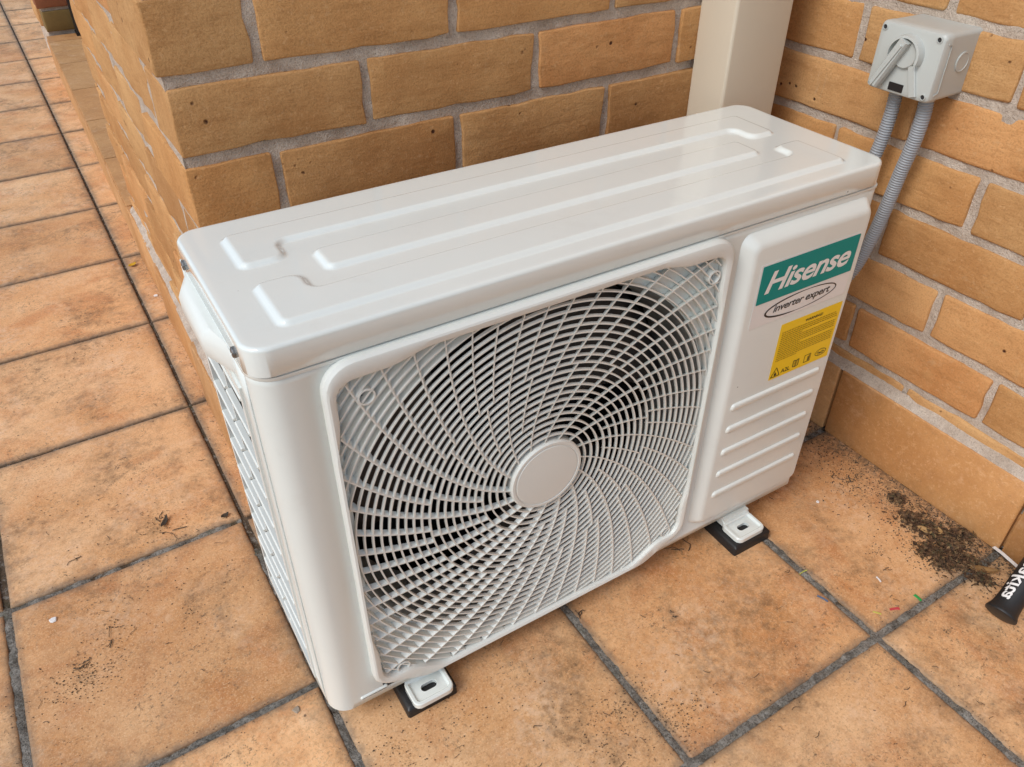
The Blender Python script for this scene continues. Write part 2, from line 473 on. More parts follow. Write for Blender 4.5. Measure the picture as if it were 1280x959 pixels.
# ------------------------------------------------------------------ bricks
def brick_mesh(lx, ly, lz, seed, r=.004, rough=.0014):
    rd = random.Random(seed); so = rd.random()*90
    def lines(h, n):
        return [-h, -h+r*.45, -h+r] + [(-h+r)+(2*h-2*r)*k/n for k in range(1,n)] + [h-r, h-r*.45, h]
    hx, hy, hz = lx/2, ly/2, lz/2
    A = [lines(hx, max(2,int(lx/.028))), lines(hy, max(2, int(ly/.05))), lines(hz, 3)]
    V = []; idx = {}; F = []
    def vert(i, j, k):
        key = (i,j,k)
        if key in idx: return idx[key]
        p = [A[0][i], A[1][j], A[2][k]]; h = (hx,hy,hz)
        q = [max(-h[a]+r, min(h[a]-r, p[a])) for a in range(3)]
        d = Vector([p[a]-q[a] for a in range(3)])
        if d.length > 1e-9:
            d = d.normalized()*r
        pos = Vector(q)+d
        e = sorted([h[a]-abs(p[a]) for a in range(3)])[1]      # distance from an arris
        amp = rough*(1.7 if e < r*1.2 else .55)
        nv = Vector((nz(pos.x*40+so,pos.y*40,pos.z*40), nz(pos.x*40,pos.y*40+so,pos.z*40+7), nz(pos.x*40,pos.y*40+9,pos.z*40+so)))
        nv2 = Vector((nz(pos.x*130+so,pos.y*130,pos.z*130), nz(pos.x*130,pos.y*130+so,pos.z*130), nz(pos.x*130,pos.y*130+3,pos.z*130+so)))
        chip = max(0, nz(pos.x*22+so, pos.y*22+5, pos.z*30)-.32)
        pos += nv*amp + nv2*amp*.45
        if e < r*1.2: pos -= d.normalized()*chip*.007 if d.length > 0 else Vector()
        idx[key] = len(V); V.append(pos); return idx[key]
    n = [len(a)-1 for a in A]
    def face(fixed, val, a, b):
        for u in range(n[a]):
            for w in range(n[b]):
                q = []
                for du, dw in ((0,0),(1,0),(1,1),(0,1)):
                    t = [0,0,0]; t[fixed] = val; t[a] = u+du; t[b] = w+dw
                    q.append(vert(*t))
                F.append(tuple(q))
    for fx, a, b in ((0,1,2),(1,2,0),(2,0,1)):
        face(fx, 0, a, b); face(fx, n[fx], a, b)
    me = bpy.data.meshes.new('brick')
    me.from_pydata([tuple(v) for v in V], [], F); me.update()
    bm = bmesh.new(); bm.from_mesh(me); bmesh.ops.recalc_face_normals(bm, faces=bm.faces); bm.to_mesh(me); bm.free()
    me.materials.append(M['brick']); me.shade_smooth(); me.set_sharp_from_angle(angle=radians(55))
    return me
BR = {}
def brick(parent, x, y, z, lx, ly, lz, rz=0, r=.004, rough=.0014, mat=None):
    """x, y, z: centre of the exposed face; the face looks along the local -y"""
    key = (round(lx,3), round(ly,3), round(lz,3), r)
    L = BR.setdefault(key, [])
    if len(L) < (6 if lx > .2 else 3):
        L.append(brick_mesh(lx, ly, lz, len(BR)*17+len(L), r, rough)); me = L[-1]
    else: me = RND.choice(L)
    o = bpy.data.objects.new('brick', me); COL.objects.link(o); o.parent = parent
    off = Vector((0, ly/2, 0)); off.rotate(Matrix.Rotation(rz, 3, 'Z'))
    o.location = Vector((x,y,z)) + off - Vector(parent.location)
    o.rotation_euler = (RND.uniform(-.006,.006), RND.uniform(-.004,.004), rz+RND.uniform(-.004,.004))
    if mat:
        o.material_slots[0].link = 'OBJECT'; o.material_slots[0].material = mat
    return o

def mortar_sheet(mb, o, u, v, n, Lu, Lv, fine_v, seed, res=.005, amp=1.0):
    """rough mortar face: origin o, axes u and v, outward normal n"""
    o, u, v, n = map(Vector, (o,u,v,n))
    us = [Lu*k/int(Lu/res) for k in range(int(Lu/res)+1)]
    vs = [fine_v*k/int(fine_v/res) for k in range(int(fine_v/res)+1)]
    w = fine_v
    while w < Lv: w = min(Lv, w+.03); vs.append(w)
    V = []; F = []
    for b in vs:
        for a in us:
            p = o+u*a+v*b
            d = amp*(.0030*nz(p.x*26+p.y*26+seed, p.z*40, 1)+.0016*nz((p.x+p.y)*95, p.z*95, seed)+.0008*nz((p.x+p.y)*240, p.z*240, seed))
            V.append(p+n*d)
    k = len(us)
    for j in range(len(vs)-1):
        for i in range(k-1):
            a = j*k+i; F.append((a,a+1,a+k+1,a+k))
    mb.add(V, F)

PE = 1.475
CH = .086; BZ = .0755; BH = .0725; NC = 28
WH = BZ + NC*CH
# --- back wall, with its free end (a pier) at the left
back = empty('brick_wall', (XP, YW, 0), 0, 'tan brick wall behind the air conditioner, its corner at the left of the photo', 'wall', 'brick walls of the corner')
A0 = .2803
for n in range(-1, NC):
    zc = BZ + n*CH + CH/2 - .0015
    lz = BH
    if n == -1: zc = (.002+BZ-.006)/2; lz = BZ-.008
    even = n % 2 == 0
    xs = [A0 + k*.24 - (0 if even else .12) for k in range(-2, 5)]
    xs = [x for x in xs if x > XP+.05 and x < XW-.02]
    jit = RND.uniform(-.005,.004)
    x_prev = XP+jit
    for q, x in enumerate(xs + [XW-.004]):
        a = x_prev; b = x-.0055 if q < len(xs) else x
        ly = (.23 if not even else .11) if q == 0 else .10
        if q == 0: brick(back, (a+b)/2, YW+RND.uniform(-.001,.001), zc, b-a, ly, lz, 0, .0024, .0014)
        elif b-a > .02: brick(back, (a+b)/2, YW+RND.uniform(-.002,.0015), zc, round(b-a,3), ly, lz, 0, .0024, .0014)
        x_prev = x+.0055
    # left face of the pier: courses run back along +y
    y = YW + (.11 if even else .23) + .010
    while y < PE-.02:
        e = min(y+.23, PE)
        if PE-e < .06: e = PE
        ym = (y+e)/2
        fx = XP + jit*.35 + SLOPE*(ym-YW) + RND.uniform(-.0016,.0012)
        brick(back, fx, ym, zc, round(e-y,3), .10, lz, -pi/2, .0024, .0014)
        y = e+.010
mb = MB()
mortar_sheet(mb, (XP+.0022, YW+.0040, 0), (1,0,0), (0,0,1), (0,-1,0), XW-XP-.004, WH, 1.1, 3.3, .005, .75)
mortar_sheet(mb, (XP+.0027, YW+.0034, 0), (SLOPE,1,0), (0,0,1), (-1,0,0), PE-YW-.008, WH, 1.1, 8.1, .006, .22)
for v in range(len(mb.v)): mb.v[v] = tuple(Vector(mb.v[v])-back.location)
mb.obj('mortar', M['mortar'], back, 180)
mb = MB(); mb.box(.032, .92, .012, PE-YW-.006, 0, WH-.004)
mb.obj('wall_core', M['mortar'], back)
# skirting tiles along the foot of the pier's left face, and a sloped mortar fillet on top of them
def skirt_tile(parent, c, rz, L, H=.132, T=.011, seed=0):
    V = []; F = []
    mb = MB()
    loops = []
    for (inset, dy) in ((0, T), (0, .0015), (.0015, 0)):
        loops.append([(x, dy, z) for x, z in rr_pts(-L/2+inset, L/2-inset, .001+inset, H-inset, .003, 3)])
    mb.loft(loops, False, False, True)
    o = mb.obj('skirting_tile', M['skirt'], parent, 40)
    o.location = Vector(c)-Vector(parent.location); o.rotation_euler = (0,0,rz)
    return o
y = YW-.012
while y < PE-.02:
    e = min(TY+PIT*(floor((y-TY+.02)/PIT)+1)-.002, PE-.004)
    ym = (y+e)/2
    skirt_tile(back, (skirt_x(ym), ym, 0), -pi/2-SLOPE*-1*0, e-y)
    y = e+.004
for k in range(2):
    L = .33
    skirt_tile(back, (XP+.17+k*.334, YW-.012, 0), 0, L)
def fillet(parent, pts_low, pts_high, seed):
    V = []; F = []; n = len(pts_low); m = 4
    for i in range(n):
        a = Vector(pts_low[i]); b = Vector(pts_high[i])
        for k in range(m+1):
            t = k/m; p = a.lerp(b, t)
            p += Vector((0,0,1))*(.0022*nz(i*.11+seed, k*.7, 1) + .0015*nz(i*.5, k*1.3, seed)) + (b-a).normalized()*.001*nz(i*.3,k,seed)
            V.append(p-Vector(parent.location))
    for i in range(n-1):
        for k in range(m):
            q = i*(m+1)+k; F.append((q,q+1,q+m+2,q+m+1))
    return mesh_obj('mortar_fillet', V, F, M['mortar'], parent, 180)
ys = [YW-.01+k*.006 for k in range(int((PE-.008-YW)/.006))]
fillet(back, [(skirt_x(y)+.001, y, .1305) for y in ys], [(XP+SLOPE*(y-YW)+.004, y, .143) for y in ys], 2.2)

# --- right wall
right = empty('brick_wall', (XW, YW, 0), 0, 'tan brick wall at the right with pale wide joints, carrying the grey switch box', 'wall', 'brick walls of the corner')
BZ2 = .0815
for n in range(-1, NC):
    zc = BZ2 + n*CH + CH/2
    lz = .0738
    if n == -1: zc = (.002+BZ2-.006)/2; lz = BZ2-.010
    even = n % 2 == 0
    ys = [.1699 + k*.24 - (0 if not even else .12) for k in range(-6, 3)]
    ys = sorted([y for y in ys if -1.25 < y < YW-.03], reverse=True)
    prev = YW-.003
    for y in ys:
        a, b = y+.0050, prev
        if a < b-.015:
            brick(right, XW+RND.uniform(-.0015,.0015), (a+b)/2+RND.uniform(-.0015,.0015), zc+RND.uniform(-.0012,.0012), round(b-a,3), .10, lz, -pi/2, .0046, .0016)
        prev = y-.0050
mb = MB()
mortar_sheet(mb, (XW+.0038, -1.24, 0), (0,1,0), (0,0,1), (-1,0,0), YW+1.24, WH, .85, 5.7, .005, .6)
for v in range(len(mb.v)): mb.v[v] = tuple(Vector(mb.v[v])-right.location)
mb.obj('mortar', M['mortar'], right, 180)
mb = MB(); mb.box(.014, .11, -1.66, .10, 0, WH-.004)
mb.obj('wall_core', M['mortar'], right)
y = YW-.014
for e in [TY+k*PIT for k in (0,-1,-2,-3,-4)]:
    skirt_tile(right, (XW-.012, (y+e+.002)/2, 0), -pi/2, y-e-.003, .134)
    y = e-.002
ys = [YW-.02-k*.005 for k in range(320)]
fillet(right, [(XW-.0105, y, .1325) for y in ys], [(XW+.001, y, .1495) for y in ys], 6.1)

# --- step beside the pier (far left) with its tiles, and the next pier beyond
step = empty('tiled_step', (skirt_x(PE+.004), PE+.004, 0), 0, 'low step with a pinkish terracotta tile top beyond the brick corner', 'step')
mb = MB(); L = 2.0
def sx(y): return skirt_x(y)-step.location.x
mb.add([(sx(PE+.004)+.006,0,0),(sx(3.254)+.006,1.779,0),(.5,1.779,0),(.5,0,0),(sx(PE+.004)+.006,0,.118),(sx(3.254)+.006,1.779,.118),(.5,1.779,.118),(.5,0,.118)],
       [(0,1,5,4),(1,2,6,5),(2,3,7,6),(3,0,4,7),(4,5,6,7)])
mb.obj('step_core', M['dark_grout'], step)
y = 0
while y < 1.76:
    e = min(y+.331, 1.777); y0w, y1w = y+PE+.004, e+PE+.004
    mb = MB()
    for x0a, x1a in ((0, .3),):
        a0, a1 = sx(y0w), sx(y1w)
        mb.add([(a0,y,.119),(a0+.3,y,.119),(a1+.3,e,.119),(a1,e,.119),(a0,y,.130),(a0+.3,y,.130),(a1+.3,e,.130),(a1,e,.130)],
               [(0,3,2,1),(4,5,6,7),(0,1,5,4),(1,2,6,5),(2,3,7,6),(3,0,4,7)])
    mb.obj('tread_tile', M['skirt'], step)
    mb = MB(); a0, a1 = sx(y0w), sx(y1w)
    mb.add([(a0-.002,y,.001),(a0+.006,y,.001),(a1+.006,e,.001),(a1-.002,e,.001),(a0-.002,y,.117),(a0+.006,y,.117),(a1+.006,e,.117),(a1-.002,e,.117)],
           [(0,3,2,1),(4,5,6,7),(0,1,5,4),(1,2,6,5),(2,3,7,6),(3,0,4,7)])
    mb.obj('riser_tile', M['skirt'], step)
    y = e+.0045
pier = empty('brick_pier', (skirt_x(3.26), 3.262, 0), 0, 'dim brick pier at the far end of the step in the top left corner', 'pier')
for n in range(0, 14):
    zc = .135 + n*CH + CH/2
    if n % 2 == 0:
        brick(pier, pier.location.x+.11, 3.262, zc, .20, .10, BH, 0, .0035, .0016, M['olive_brick'] if n == 0 else M['red_brick'])
    else:
        brick(pier, pier.location.x+.105, 3.262, zc, .21, .10, BH, 0, .0035, .0016, M['red_brick'])
    brick(pier, pier.location.x+.002, 3.50, zc, .23, .10, BH, -pi/2, .0035, .0016)
mb = MB(); mb.box(.012, .24, .012, .40, 0, 1.33); mb.obj('mortar', M['mortar'], pier)
frame = empty('door_frame', (.212, 3.22, .13), 0, 'black upright of a door frame standing on the far end of the step', 'door frame')
mb = MB()
mb.loft([[(x, y, z) for x, y in rr_pts(0, .055, -.02, .035, .003, 2)] for z in (.001, 2.0)], False, True, True)
mb.obj('frame_post', M['door_black'], frame, 40)
mb = MB(); mb.box(-.004, .06, -.023, .036, .0005, .012); mb.obj('frame_foot', M['door_black'], frame)

# ------------------------------------------------------------------ downpipe
dp = empty('downpipe', (.797, .3615, 0), 0, 'cream rectangular metal downpipe standing in the brick corner behind the air conditioner', 'downpipe')
mb = MB()
out_l = [[(x, y, z) for x, y in rr_pts(0, .113, 0, .072, .005, 4)] for z in (.03, 2.44)]
mb.loft(out_l, False, False, False)
in_l = [[(x, y, z) for x, y in rr_pts(.002, .111, .002, .070, .004, 4)] for z in (2.44, 2.0)]
mb.loft([out_l[1], in_l[0], in_l[1]], False, False, True)
mb.obj('pipe', M['cream'], dp, 35)
mb = MB()
mb.loft([[(x, y, z) for x, y in rr_pts(-.002, .115, -.002, .072, .006, 4)] for z in (1.30, 1.33)], False, True, True)
mb.obj('pipe_strap', M['cream'], dp, 35)

# ------------------------------------------------------------------ air conditioner
UW, UD, UZ0, UZ1 = .772, .243, .036, .5395
ac = empty('air_conditioner', (.012, .0759, 0), -.0075,
           'white outdoor air conditioner unit with round fan grille and teal brand sticker', 'air conditioner')
# cabinet sheet metal
mb = MB()
def gridcells(axis_fn, A, B, skip):
    for i in range(len(A)-1):
        for j in range(len(B)-1):
            if skip and skip(i, j): continue
            mb.add([axis_fn(A[i],B[j]),axis_fn(A[i+1],B[j]),axis_fn(A[i+1],B[j+1]),axis_fn(A[i],B[j+1])],[(0,1,2,3)])
RL, RR = .0255, .014
FX = [RL, .064, .520, UW-RR]; FZ = [UZ0, .046, .527, UZ1]
gridcells(lambda a,b: (a,0,b), FX, FZ, lambda i,j: i==1 and j==1)
for (cx, r, a0, a1) in ((RL, RL, 180, 270), (UW-RR, RR, 270, 360)):
    n = 10; arc = [(cx+r*cos(radians(a0+(a1-a0)*k/n)), r+r*sin(radians(a0+(a1-a0)*k/n))) for k in range(n+1)]
    for k in range(n):
        for j in range(3):
            (x0,y0),(x1,y1) = arc[k],arc[k+1]
            mb.add([(x0,y0,FZ[j]),(x1,y1,FZ[j]),(x1,y1,FZ[j+1]),(x0,y0,FZ[j+1])],[(0,1,2,3)])
SY = [RL, .055, .222, UD]; SZ = [UZ0, .062, .497, UZ1]
gridcells(lambda a,b: (0,a,b), SY, SZ, lambda i,j: i==1 and j==1)
gridcells(lambda a,b: (UW,a,b), [RR, UD], [UZ0, UZ1], None)
gridcells(lambda a,b: (a,UD,b), [0, UW], [UZ0, .08, .5, UZ1], None)
pl = [(RL+RL*cos(radians(180+9*k)), RL+RL*sin(radians(180+9*k))) for k in range(11)] + [(UW-RR+RR*cos(radians(270+9*k)), RR+RR*sin(radians(270+9*k))) for k in range(11)] + [(UW,UD),(0,UD)]
mb.add([(x,y,UZ0) for x,y in pl], [tuple(range(len(pl)))])
cab = mb.obj('cabinet', M['paint'], ac)
bm = bmesh.new(); bm.from_mesh(cab.data); bmesh.ops.remove_doubles(bm, verts=bm.verts, dist=1e-5)
bmesh.ops.recalc_face_normals(bm, faces=bm.faces); bm.to_mesh(cab.data); bm.free()
cab.data.shade_smooth(); cab.data.set_sharp_from_angle(angle=radians(40))
so = cab.modifiers.new('thickness', 'SOLIDIFY'); so.thickness = .0012; so.offset = -1
# pressed ridge along the bottom left of the front and the rolled lip under the lid
mb = MB()
mb.loft([[(x, y, z) for x, z in rr_pts(.034+i, .070-i, .0455+i, .0515-i, .0028-i*.5, 4)] for y, i in ((.001,0),(-.0012,.0004),(-.0022,.0016))], False, False, True)
mb.obj('pressed_ridge', M['paint'], cab, 60)
mb = MB()
def plan(off, z, n=8):
    L = []
    rl, rr, rb = RL+off, RR+off, .012+off
    for cx, cy, r, a0 in ((RL,RL,rl,180),(UW-RR,RR,rr,270),(UW-.012,UD-.012,rb,0),(.012,UD-.012,rb,90)):
        for k in range(n+1):
            a = radians(a0+90*k/n); L.append((cx+r*cos(a), cy+r*sin(a), z))
    return L
mb.loft([plan(.0002,.5335), plan(.0012,.5348), plan(.0012,.5376), plan(-.004,.5383)], False)
mb.obj('rolled_lip', M['paint'], cab, 50)

# lid: embossed sheet
LX0, LX1, LY0, LY1, LZ, LR, BV = -.0012, .7732, -.0022, .2455, .568, .0225, .0040
def dense(a, b, step):
    e = [0,.0003,.0008,.0014,.0022,.0031,.0040,.0095]
    n = int((b-a-.019)/step); mid = [a+.0095+(b-a-.019)*k/n for k in range(1,n)]
    return [a+x for x in e] + mid + [b-x for x in e[::-1]]
GX, GY = dense(LX0, LX1, .0022), dense(LY0, LY1, .0013)
lcx, lcy, lhw, lhh = (LX0+LX1)/2, (LY0+LY1)/2, (LX1-LX0)/2, (LY1-LY0)/2
def ubox(x, y, x0, x1, y0, y1, r=.0095):
    return rr_sdf(x-(x0+x1)/2, y-(y0+y1)/2, (x1-x0)/2, (y1-y0)/2, r)
def smin(a, b, k=.014):
    h = max(k-abs(a-b), 0)/k; return min(a,b)-h*h*k*.25
def emboss_sdf(x, y):
    a = -smin(-ubox(x,y,.036,.722,.132,.206), ubox(x,y,.082,.680,.040,.166))
    b = ubox(x,y,.104,.656,.091,.136)
    c = -smin(-ubox(x,y,.036,.725,.021,.100), ubox(x,y,.082,.680,.067,.190))
    return min(a,b,c)
def emboss(x, y):
    return .0042*(1-sstep(-.0050,.0010,emboss_sdf(x, y)))
V = []; F = []
for gy in GY:
    for gx in GX:
        x, y = gx, gy
        sx_, sy_ = x-lcx, y-lcy
        # pull the corner of the grid onto the rounded outline
        cxx, cyy = lhw-LR, lhh-LR
        ax, ay = abs(sx_), abs(sy_)
        if ax > cxx and ay > cyy:
            ux_, uy_ = (ax-cxx)/LR, (ay-cyy)/LR
            m = max(ux_,uy_); l = hypot(ux_,uy_)
            if l > 1e-9:
                ax, ay = cxx+LR*ux_*m/l, cyy+LR*uy_*m/l
            x, y = lcx+math.copysign(ax,sx_), lcy+math.copysign(ay,sy_)
        d = -rr_sdf(x-lcx, y-lcy, lhw, lhh, LR)
        z = LZ
        if d < BV: z -= BV-sqrt(max(0, BV*BV-(BV-d)**2))
        z += emboss(x,y) + .0006*nz(x*5,y*9,2)
        V.append((x,y,z))
nx, ny = len(GX), len(GY)
for j in range(ny-1):
    for i in range(nx-1):
        a = j*nx+i; F.append((a,a+1,a+nx+1,a+nx))
ring = [i for i in range(nx)] + [j*nx+nx-1 for j in range(1,ny)] + [(ny-1)*nx+i for i in range(nx-2,-1,-1)] + [j*nx for j in range(ny-2,0,-1)]
b = len(V); m = len(ring)
V += [(V[k][0],V[k][1],.5398) for k in ring]
V += [(lcx+(V[k][0]-lcx)*.9965,lcy+(V[k][1]-lcy)*.988,.5388) for k in ring]
for q in range(m):
    F.append((ring[q],b+q,b+(q+1)%m,ring[(q+1)%m])); F.append((b+q,b+m+q,b+m+(q+1)%m,b+(q+1)%m))
lid = mesh_obj('lid', V, F, M['lid'], ac, 60)
def disc_screw(parent, c, axis, r, mat, depth=.003, name='screw'):
    a = Vector(axis).normalized(); u = a.orthogonal().normalized(); w = a.cross(u); c = Vector(c); mb = MB()
    loops = []
    for rr, h in ((r, 0), (r, depth*.55), (r*.8, depth*.9), (r*.45, depth), (r*.30, depth*.55)):
        loops.append([c+a*h+(u*cos(2*pi*k/14)+w*sin(2*pi*k/14))*rr for k in range(14)])
    mb.loft(loops, False, False, True)
    return mb.obj(name, mat, parent, 35)
disc_screw(lid, (LX0, .036, .549), (-1,0,0), .0052, M['screw'])
disc_screw(lid, (LX0, .209, .549), (-1,0,0), .0052, M['screw'])

# fan cavity, shroud, fan
GCX, GCZ = .2900, .2975
mb = MB()
def circ(r, y, n=72): return [(GCX+r*cos(2*pi*k/n), y, GCZ+r*sin(2*pi*k/n)) for k in range(n)]
mb.loft([circ(.2405,.004), circ(.232,.012), circ(.228,.022), circ(.227,.085)], False)
mb.obj('fan_shroud', M['shroud'], ac, 60)
mb = MB()
mb.add([(.012,.012,.045),(.535,.012,.045),(.535,.205,.045),(.012,.205,.045),(.012,.012,.534),(.535,.012,.534),(.535,.205,.534),(.012,.205,.534)],
       [(0,1,2,3),(4,7,6,5),(2,3,7,6),(1,2,6,5)])
mb.obj('inner_panel', M['cavity'], ac)
fan = MB()
fan.loft([[(GCX+r*cos(2*pi*k/40), y, GCZ+r*sin(2*pi*k/40)) for k in range(40)] for r, y in ((.052,.11),(.052,.058),(.046,.052),(.02,.050))], False, True, True)
fanh = fan.obj('fan_hub', M['fan'], ac, 50)
for k in range(3):
    V = []; F = []; nr, na = 10, 12; a0 = 2*pi*k/3+.5
    for i in range(nr+1):
        r = .05+(.218-.05)*i/nr
        for j in range(na+1):
            a = a0 - .55*(i/nr)**1.2 + (j/na)*(1.05+.45*(i/nr))
            y = .058+.042*(j/na)+.006*sin(pi*i/nr)
            V.append((GCX+r*cos(a), y, GCZ+r*sin(a)))
    for i in range(nr):
        for j in range(na):
            q = i*(na+1)+j; F.append((q,q+1,q+na+2,q+na+1))
    o = mesh_obj('fan_blade', V, F, M['fan'], fanh, 60)
    so = o.modifiers.new('thickness','SOLIDIFY'); so.thickness = .003

# grille: frame, backing plate, rings, ribs, centre cap
FC = (.2917, .2975)
def bulge(t, w=.155, s=.025): return 1-sstep(w-s, w+s, abs(t))
def outer_sdf(off):
    def f(x, z):
        hh = .2390 if z > 0 else .2390+.0215*bulge(x, .19, .03)
        return rr_sdf(x, z, .2385-off, hh-off, .030-off*.5)
    return f
def inner_sdf(off):
    def f(x, z):
        hw = .2270+.0060*bulge(z); hh = (.2180+.0085*bulge(x)) if z > 0 else (.2260+.0255*bulge(x,.17,.03))
        return rr_sdf(x, z, hw-off, hh-off, .018)
    return f
NG = 288
def loop3(pts, y): return [(FC[0]+p[0], y, FC[1]+p[1]) for p in pts]
o0 = polar_loop(outer_sdf(0), NG); o1 = polar_loop(outer_sdf(.0025), NG); o2 = polar_loop(outer_sdf(.0045), NG)
i2 = polar_loop(inner_sdf(-.0035), NG); i1 = polar_loop(inner_sdf(-.0012), NG); i0 = polar_loop(inner_sdf(0), NG)
gr = empty('fan_grille', (0,0,0)); gr.parent = ac
mb = MB()
mb.loft([loop3(o0,.0005), loop3(o0,-.0062), loop3(o1,-.0092), loop3(o2,-.0100), loop3(i2,-.0096), loop3(i1,-.0085), loop3(i0,-.0048), loop3(i0,.0030)], True)
mb.obj('grille_frame', M['plastic'], gr, 26)
# backing plate with the round fan opening
RO = .2365
rc = [(RO*cos(2*pi*k/NG), RO*sin(2*pi*k/NG)) for k in range(NG)]
isd = inner_sdf(-.001)
hole = []
for k in range(NG):
    a = 2*pi*k/NG; dx, dz = GCX-FC[0], GCZ-FC[1]
    px, pz = dx+rc[k][0], dz+rc[k][1]
    pr = hypot(px,pz); ir = hypot(*i0[k])
    hole.append((px,pz) if pr < ir-.0008 else (i0[k][0]*(1-.0008/ir), i0[k][1]*(1-.0008/ir)))
mb = MB()
mb.loft([loop3(i0,.0032), loop3(hole,.0032), loop3(hole,.0060), loop3(i0,.0060)], True)
mb.obj('backing_plate', M['grille'], gr, 30)
YF = -.0046
ins = inner_sdf(-.0006)
def inside(x, z): return ins(x-FC[0], z-FC[1]) < 0
def strip(mb, pts, hw, y0, y1):
    """a thin upright band along pts (x, z), from depth y0 (front) to y1"""
    n = len(pts); loops = []
    for i, (x, z) in enumerate(pts):
        ax, az = pts[max(i-1,0)]; bx, bz = pts[min(i+1,n-1)]
        L = hypot(bx-ax,bz-az) or 1; nxn, nzn = -(bz-az)/L, (bx-ax)/L
        loops.append([(x+nxn*hw*.75,y0,z+nzn*hw*.75),(x+nxn*hw,y1,z+nzn*hw),(x-nxn*hw,y1,z-nzn*hw),(x-nxn*hw*.75,y0,z-nzn*hw*.75)])
    mb.loft(loops, False, True, True)
R0, DR, NRG = .0550, .0092, 30
for q in range(NRG):
    r = R0+DR*q
    N = max(72, int(r*900)); segs = []; cur = []
    flags = [inside(GCX+r*cos(2*pi*k/N), GCZ+r*sin(2*pi*k/N)) for k in range(N)]
    mb = MB()
    y1 = -.0012 if r < RO else .0030
    if all(flags):
        L4 = [[(GCX+rr*cos(2*pi*k/N), y, GCZ+rr*sin(2*pi*k/N)) for k in range(N)] for rr, y in ((r-.0009,YF),(r-.0011,y1),(r+.0011,y1),(r+.0009,YF))]
        mb.loft(L4, True)
    else:
        st = next((k for k in range(N) if flags[k] and not flags[k-1]), None)
        if st is None: continue
        cur = []
        for kk in range(N+1):
            k = (st+kk) % N
            if flags[k] and kk < N: cur.append((GCX+r*cos(2*pi*k/N), GCZ+r*sin(2*pi*k/N)))
            else:
                if len(cur) > 2:
                    ma = MB(); strip(ma, cur, .0010, YF, y1); ma.obj('grille_ring', M['grille'], gr, 40)
                cur = []
    if mb.v: mb.obj('grille_ring', M['grille'], gr, 40)
def swirl(r): return -.46*math.log(max(r,.046)/.046)
TILT = .5
def rib(a0, r0, r1):
    """swept blade whose inner edge is turned clockwise, like a guide vane"""
    pts = []
    r = r0
    while r <= r1:
        a = a0+swirl(r); x, z = GCX+r*cos(a), GCZ+r*sin(a)
        if not inside(x, z): break
        pts.append((x,z))
        if r == r1: break
        r = min(r+.004, r1)
    n = len(pts)
    if n < 3: return
    mb = MB(); loops = []; hw = .0010
    for i, (x, z) in enumerate(pts):
        ax, az = pts[max(i-1,0)]; bx_, bz_ = pts[min(i+1,n-1)]
        L = hypot(bx_-ax,bz_-az); nxn, nzn = -(bz_-az)/L, (bx_-ax)/L      # points counter-clockwise
        rr_ = hypot(x-GCX, z-GCZ)
        y0 = YF-.0002; y1 = .0004 if rr_ < RO-.004 else .0028
        sh = -TILT*(y1-y0)
        loops.append([(x+nxn*hw*.75,y0,z+nzn*hw*.75),(x+nxn*(hw+sh),y1,z+nzn*(hw+sh)),(x+nxn*(sh-hw),y1,z+nzn*(sh-hw)),(x-nxn*hw*.75,y0,z-nzn*hw*.75)])
    mb.loft(loops, False, True, True)
    mb.obj('grille_rib', M['grille'], gr, 40)
NB = 16
ZR1, ZR2 = R0+DR*3, R0+DR*10
for k in range(NB):
    a = radians(95)+2*pi*k/NB; st = 2*pi/NB
    rib(a, .0462, .36)
    rib(a+st*.5, ZR1, ZR2)
    rib(a+st*.345, ZR2, .36)
    rib(a+st*.675, ZR2, .36)
mb = MB()
mb.loft([[(GCX+r*cos(2*pi*k/72), y, GCZ+r*sin(2*pi*k/72)) for k in range(72)] for r, y in ((.0478,.006),(.0478,-.0058),(.0462,-.0078),(.0432,-.0078),(.0424,-.0068),(.0414,-.0068),(.0405,-.0078),(.02,-.0086),(.004,-.0088))], False, False, True)
mb.obj('centre_cap', M['plastic'], gr, 28)
for (x, z) in ((.0925,.4902),(.5072,.4886),(.0918,.0755),(.4995,.079)):
    mb = MB()
    mb.loft([[(x+r*cos(2*pi*k/24), y, z+r*sin(2*pi*k/24)) for k in range(24)] for r, y in ((.0088,.003),(.0088,-.0052),(.0072,-.0054),(.0066,.0024),(.001,.0026))], False, False, True)
    cup = mb.obj('screw_cup', M['plastic'], gr, 35)
    disc_screw(cup, (x, .0024, z), (0,-1,0), .0036, M['screw'], .002)

# raised right-hand panel with five pressed ribs
pan = MB()
def prr(i, y, x0=.5455, x1=.7575, z0=.062, z1=.5275, r=.014): return [(x, y, z) for x, z in rr_pts(x0+i[0], x1-i[1], z0+i[2], z1-i[3], r, 6)]
pan.loft([prr((0,0,0,0),.0004), prr((.001,.0005,.0005,.001),-.0018), prr((.0105,.0052,.006,.0105),-.0105,r=.011), prr((.014,.008,.0085,.014),-.0125,r=.009), prr((.018,.011,.011,.018),-.0130,r=.007)], False, False, True)
panel = pan.obj('raised_panel', M['paint'], ac, 24)
for z in (.2815, .2435, .2030, .1625, .1222):
    mb = MB()
    x0, x1 = .570, .736
    mb.loft([[(x, y, zz) for x, zz in rr_pts(x0+i, x1-i, z-.0085+i*1.5, z+.0050-i*.6, max(.0008,.006-i), 5)] for y, i in ((-.0125,0),(-.0142,.0010),(-.0156,.0030),(-.0160,.0048))], False, False, True)
    # short upturned end
    mb.obj('pressed_rib', M['paint'], panel, 50)

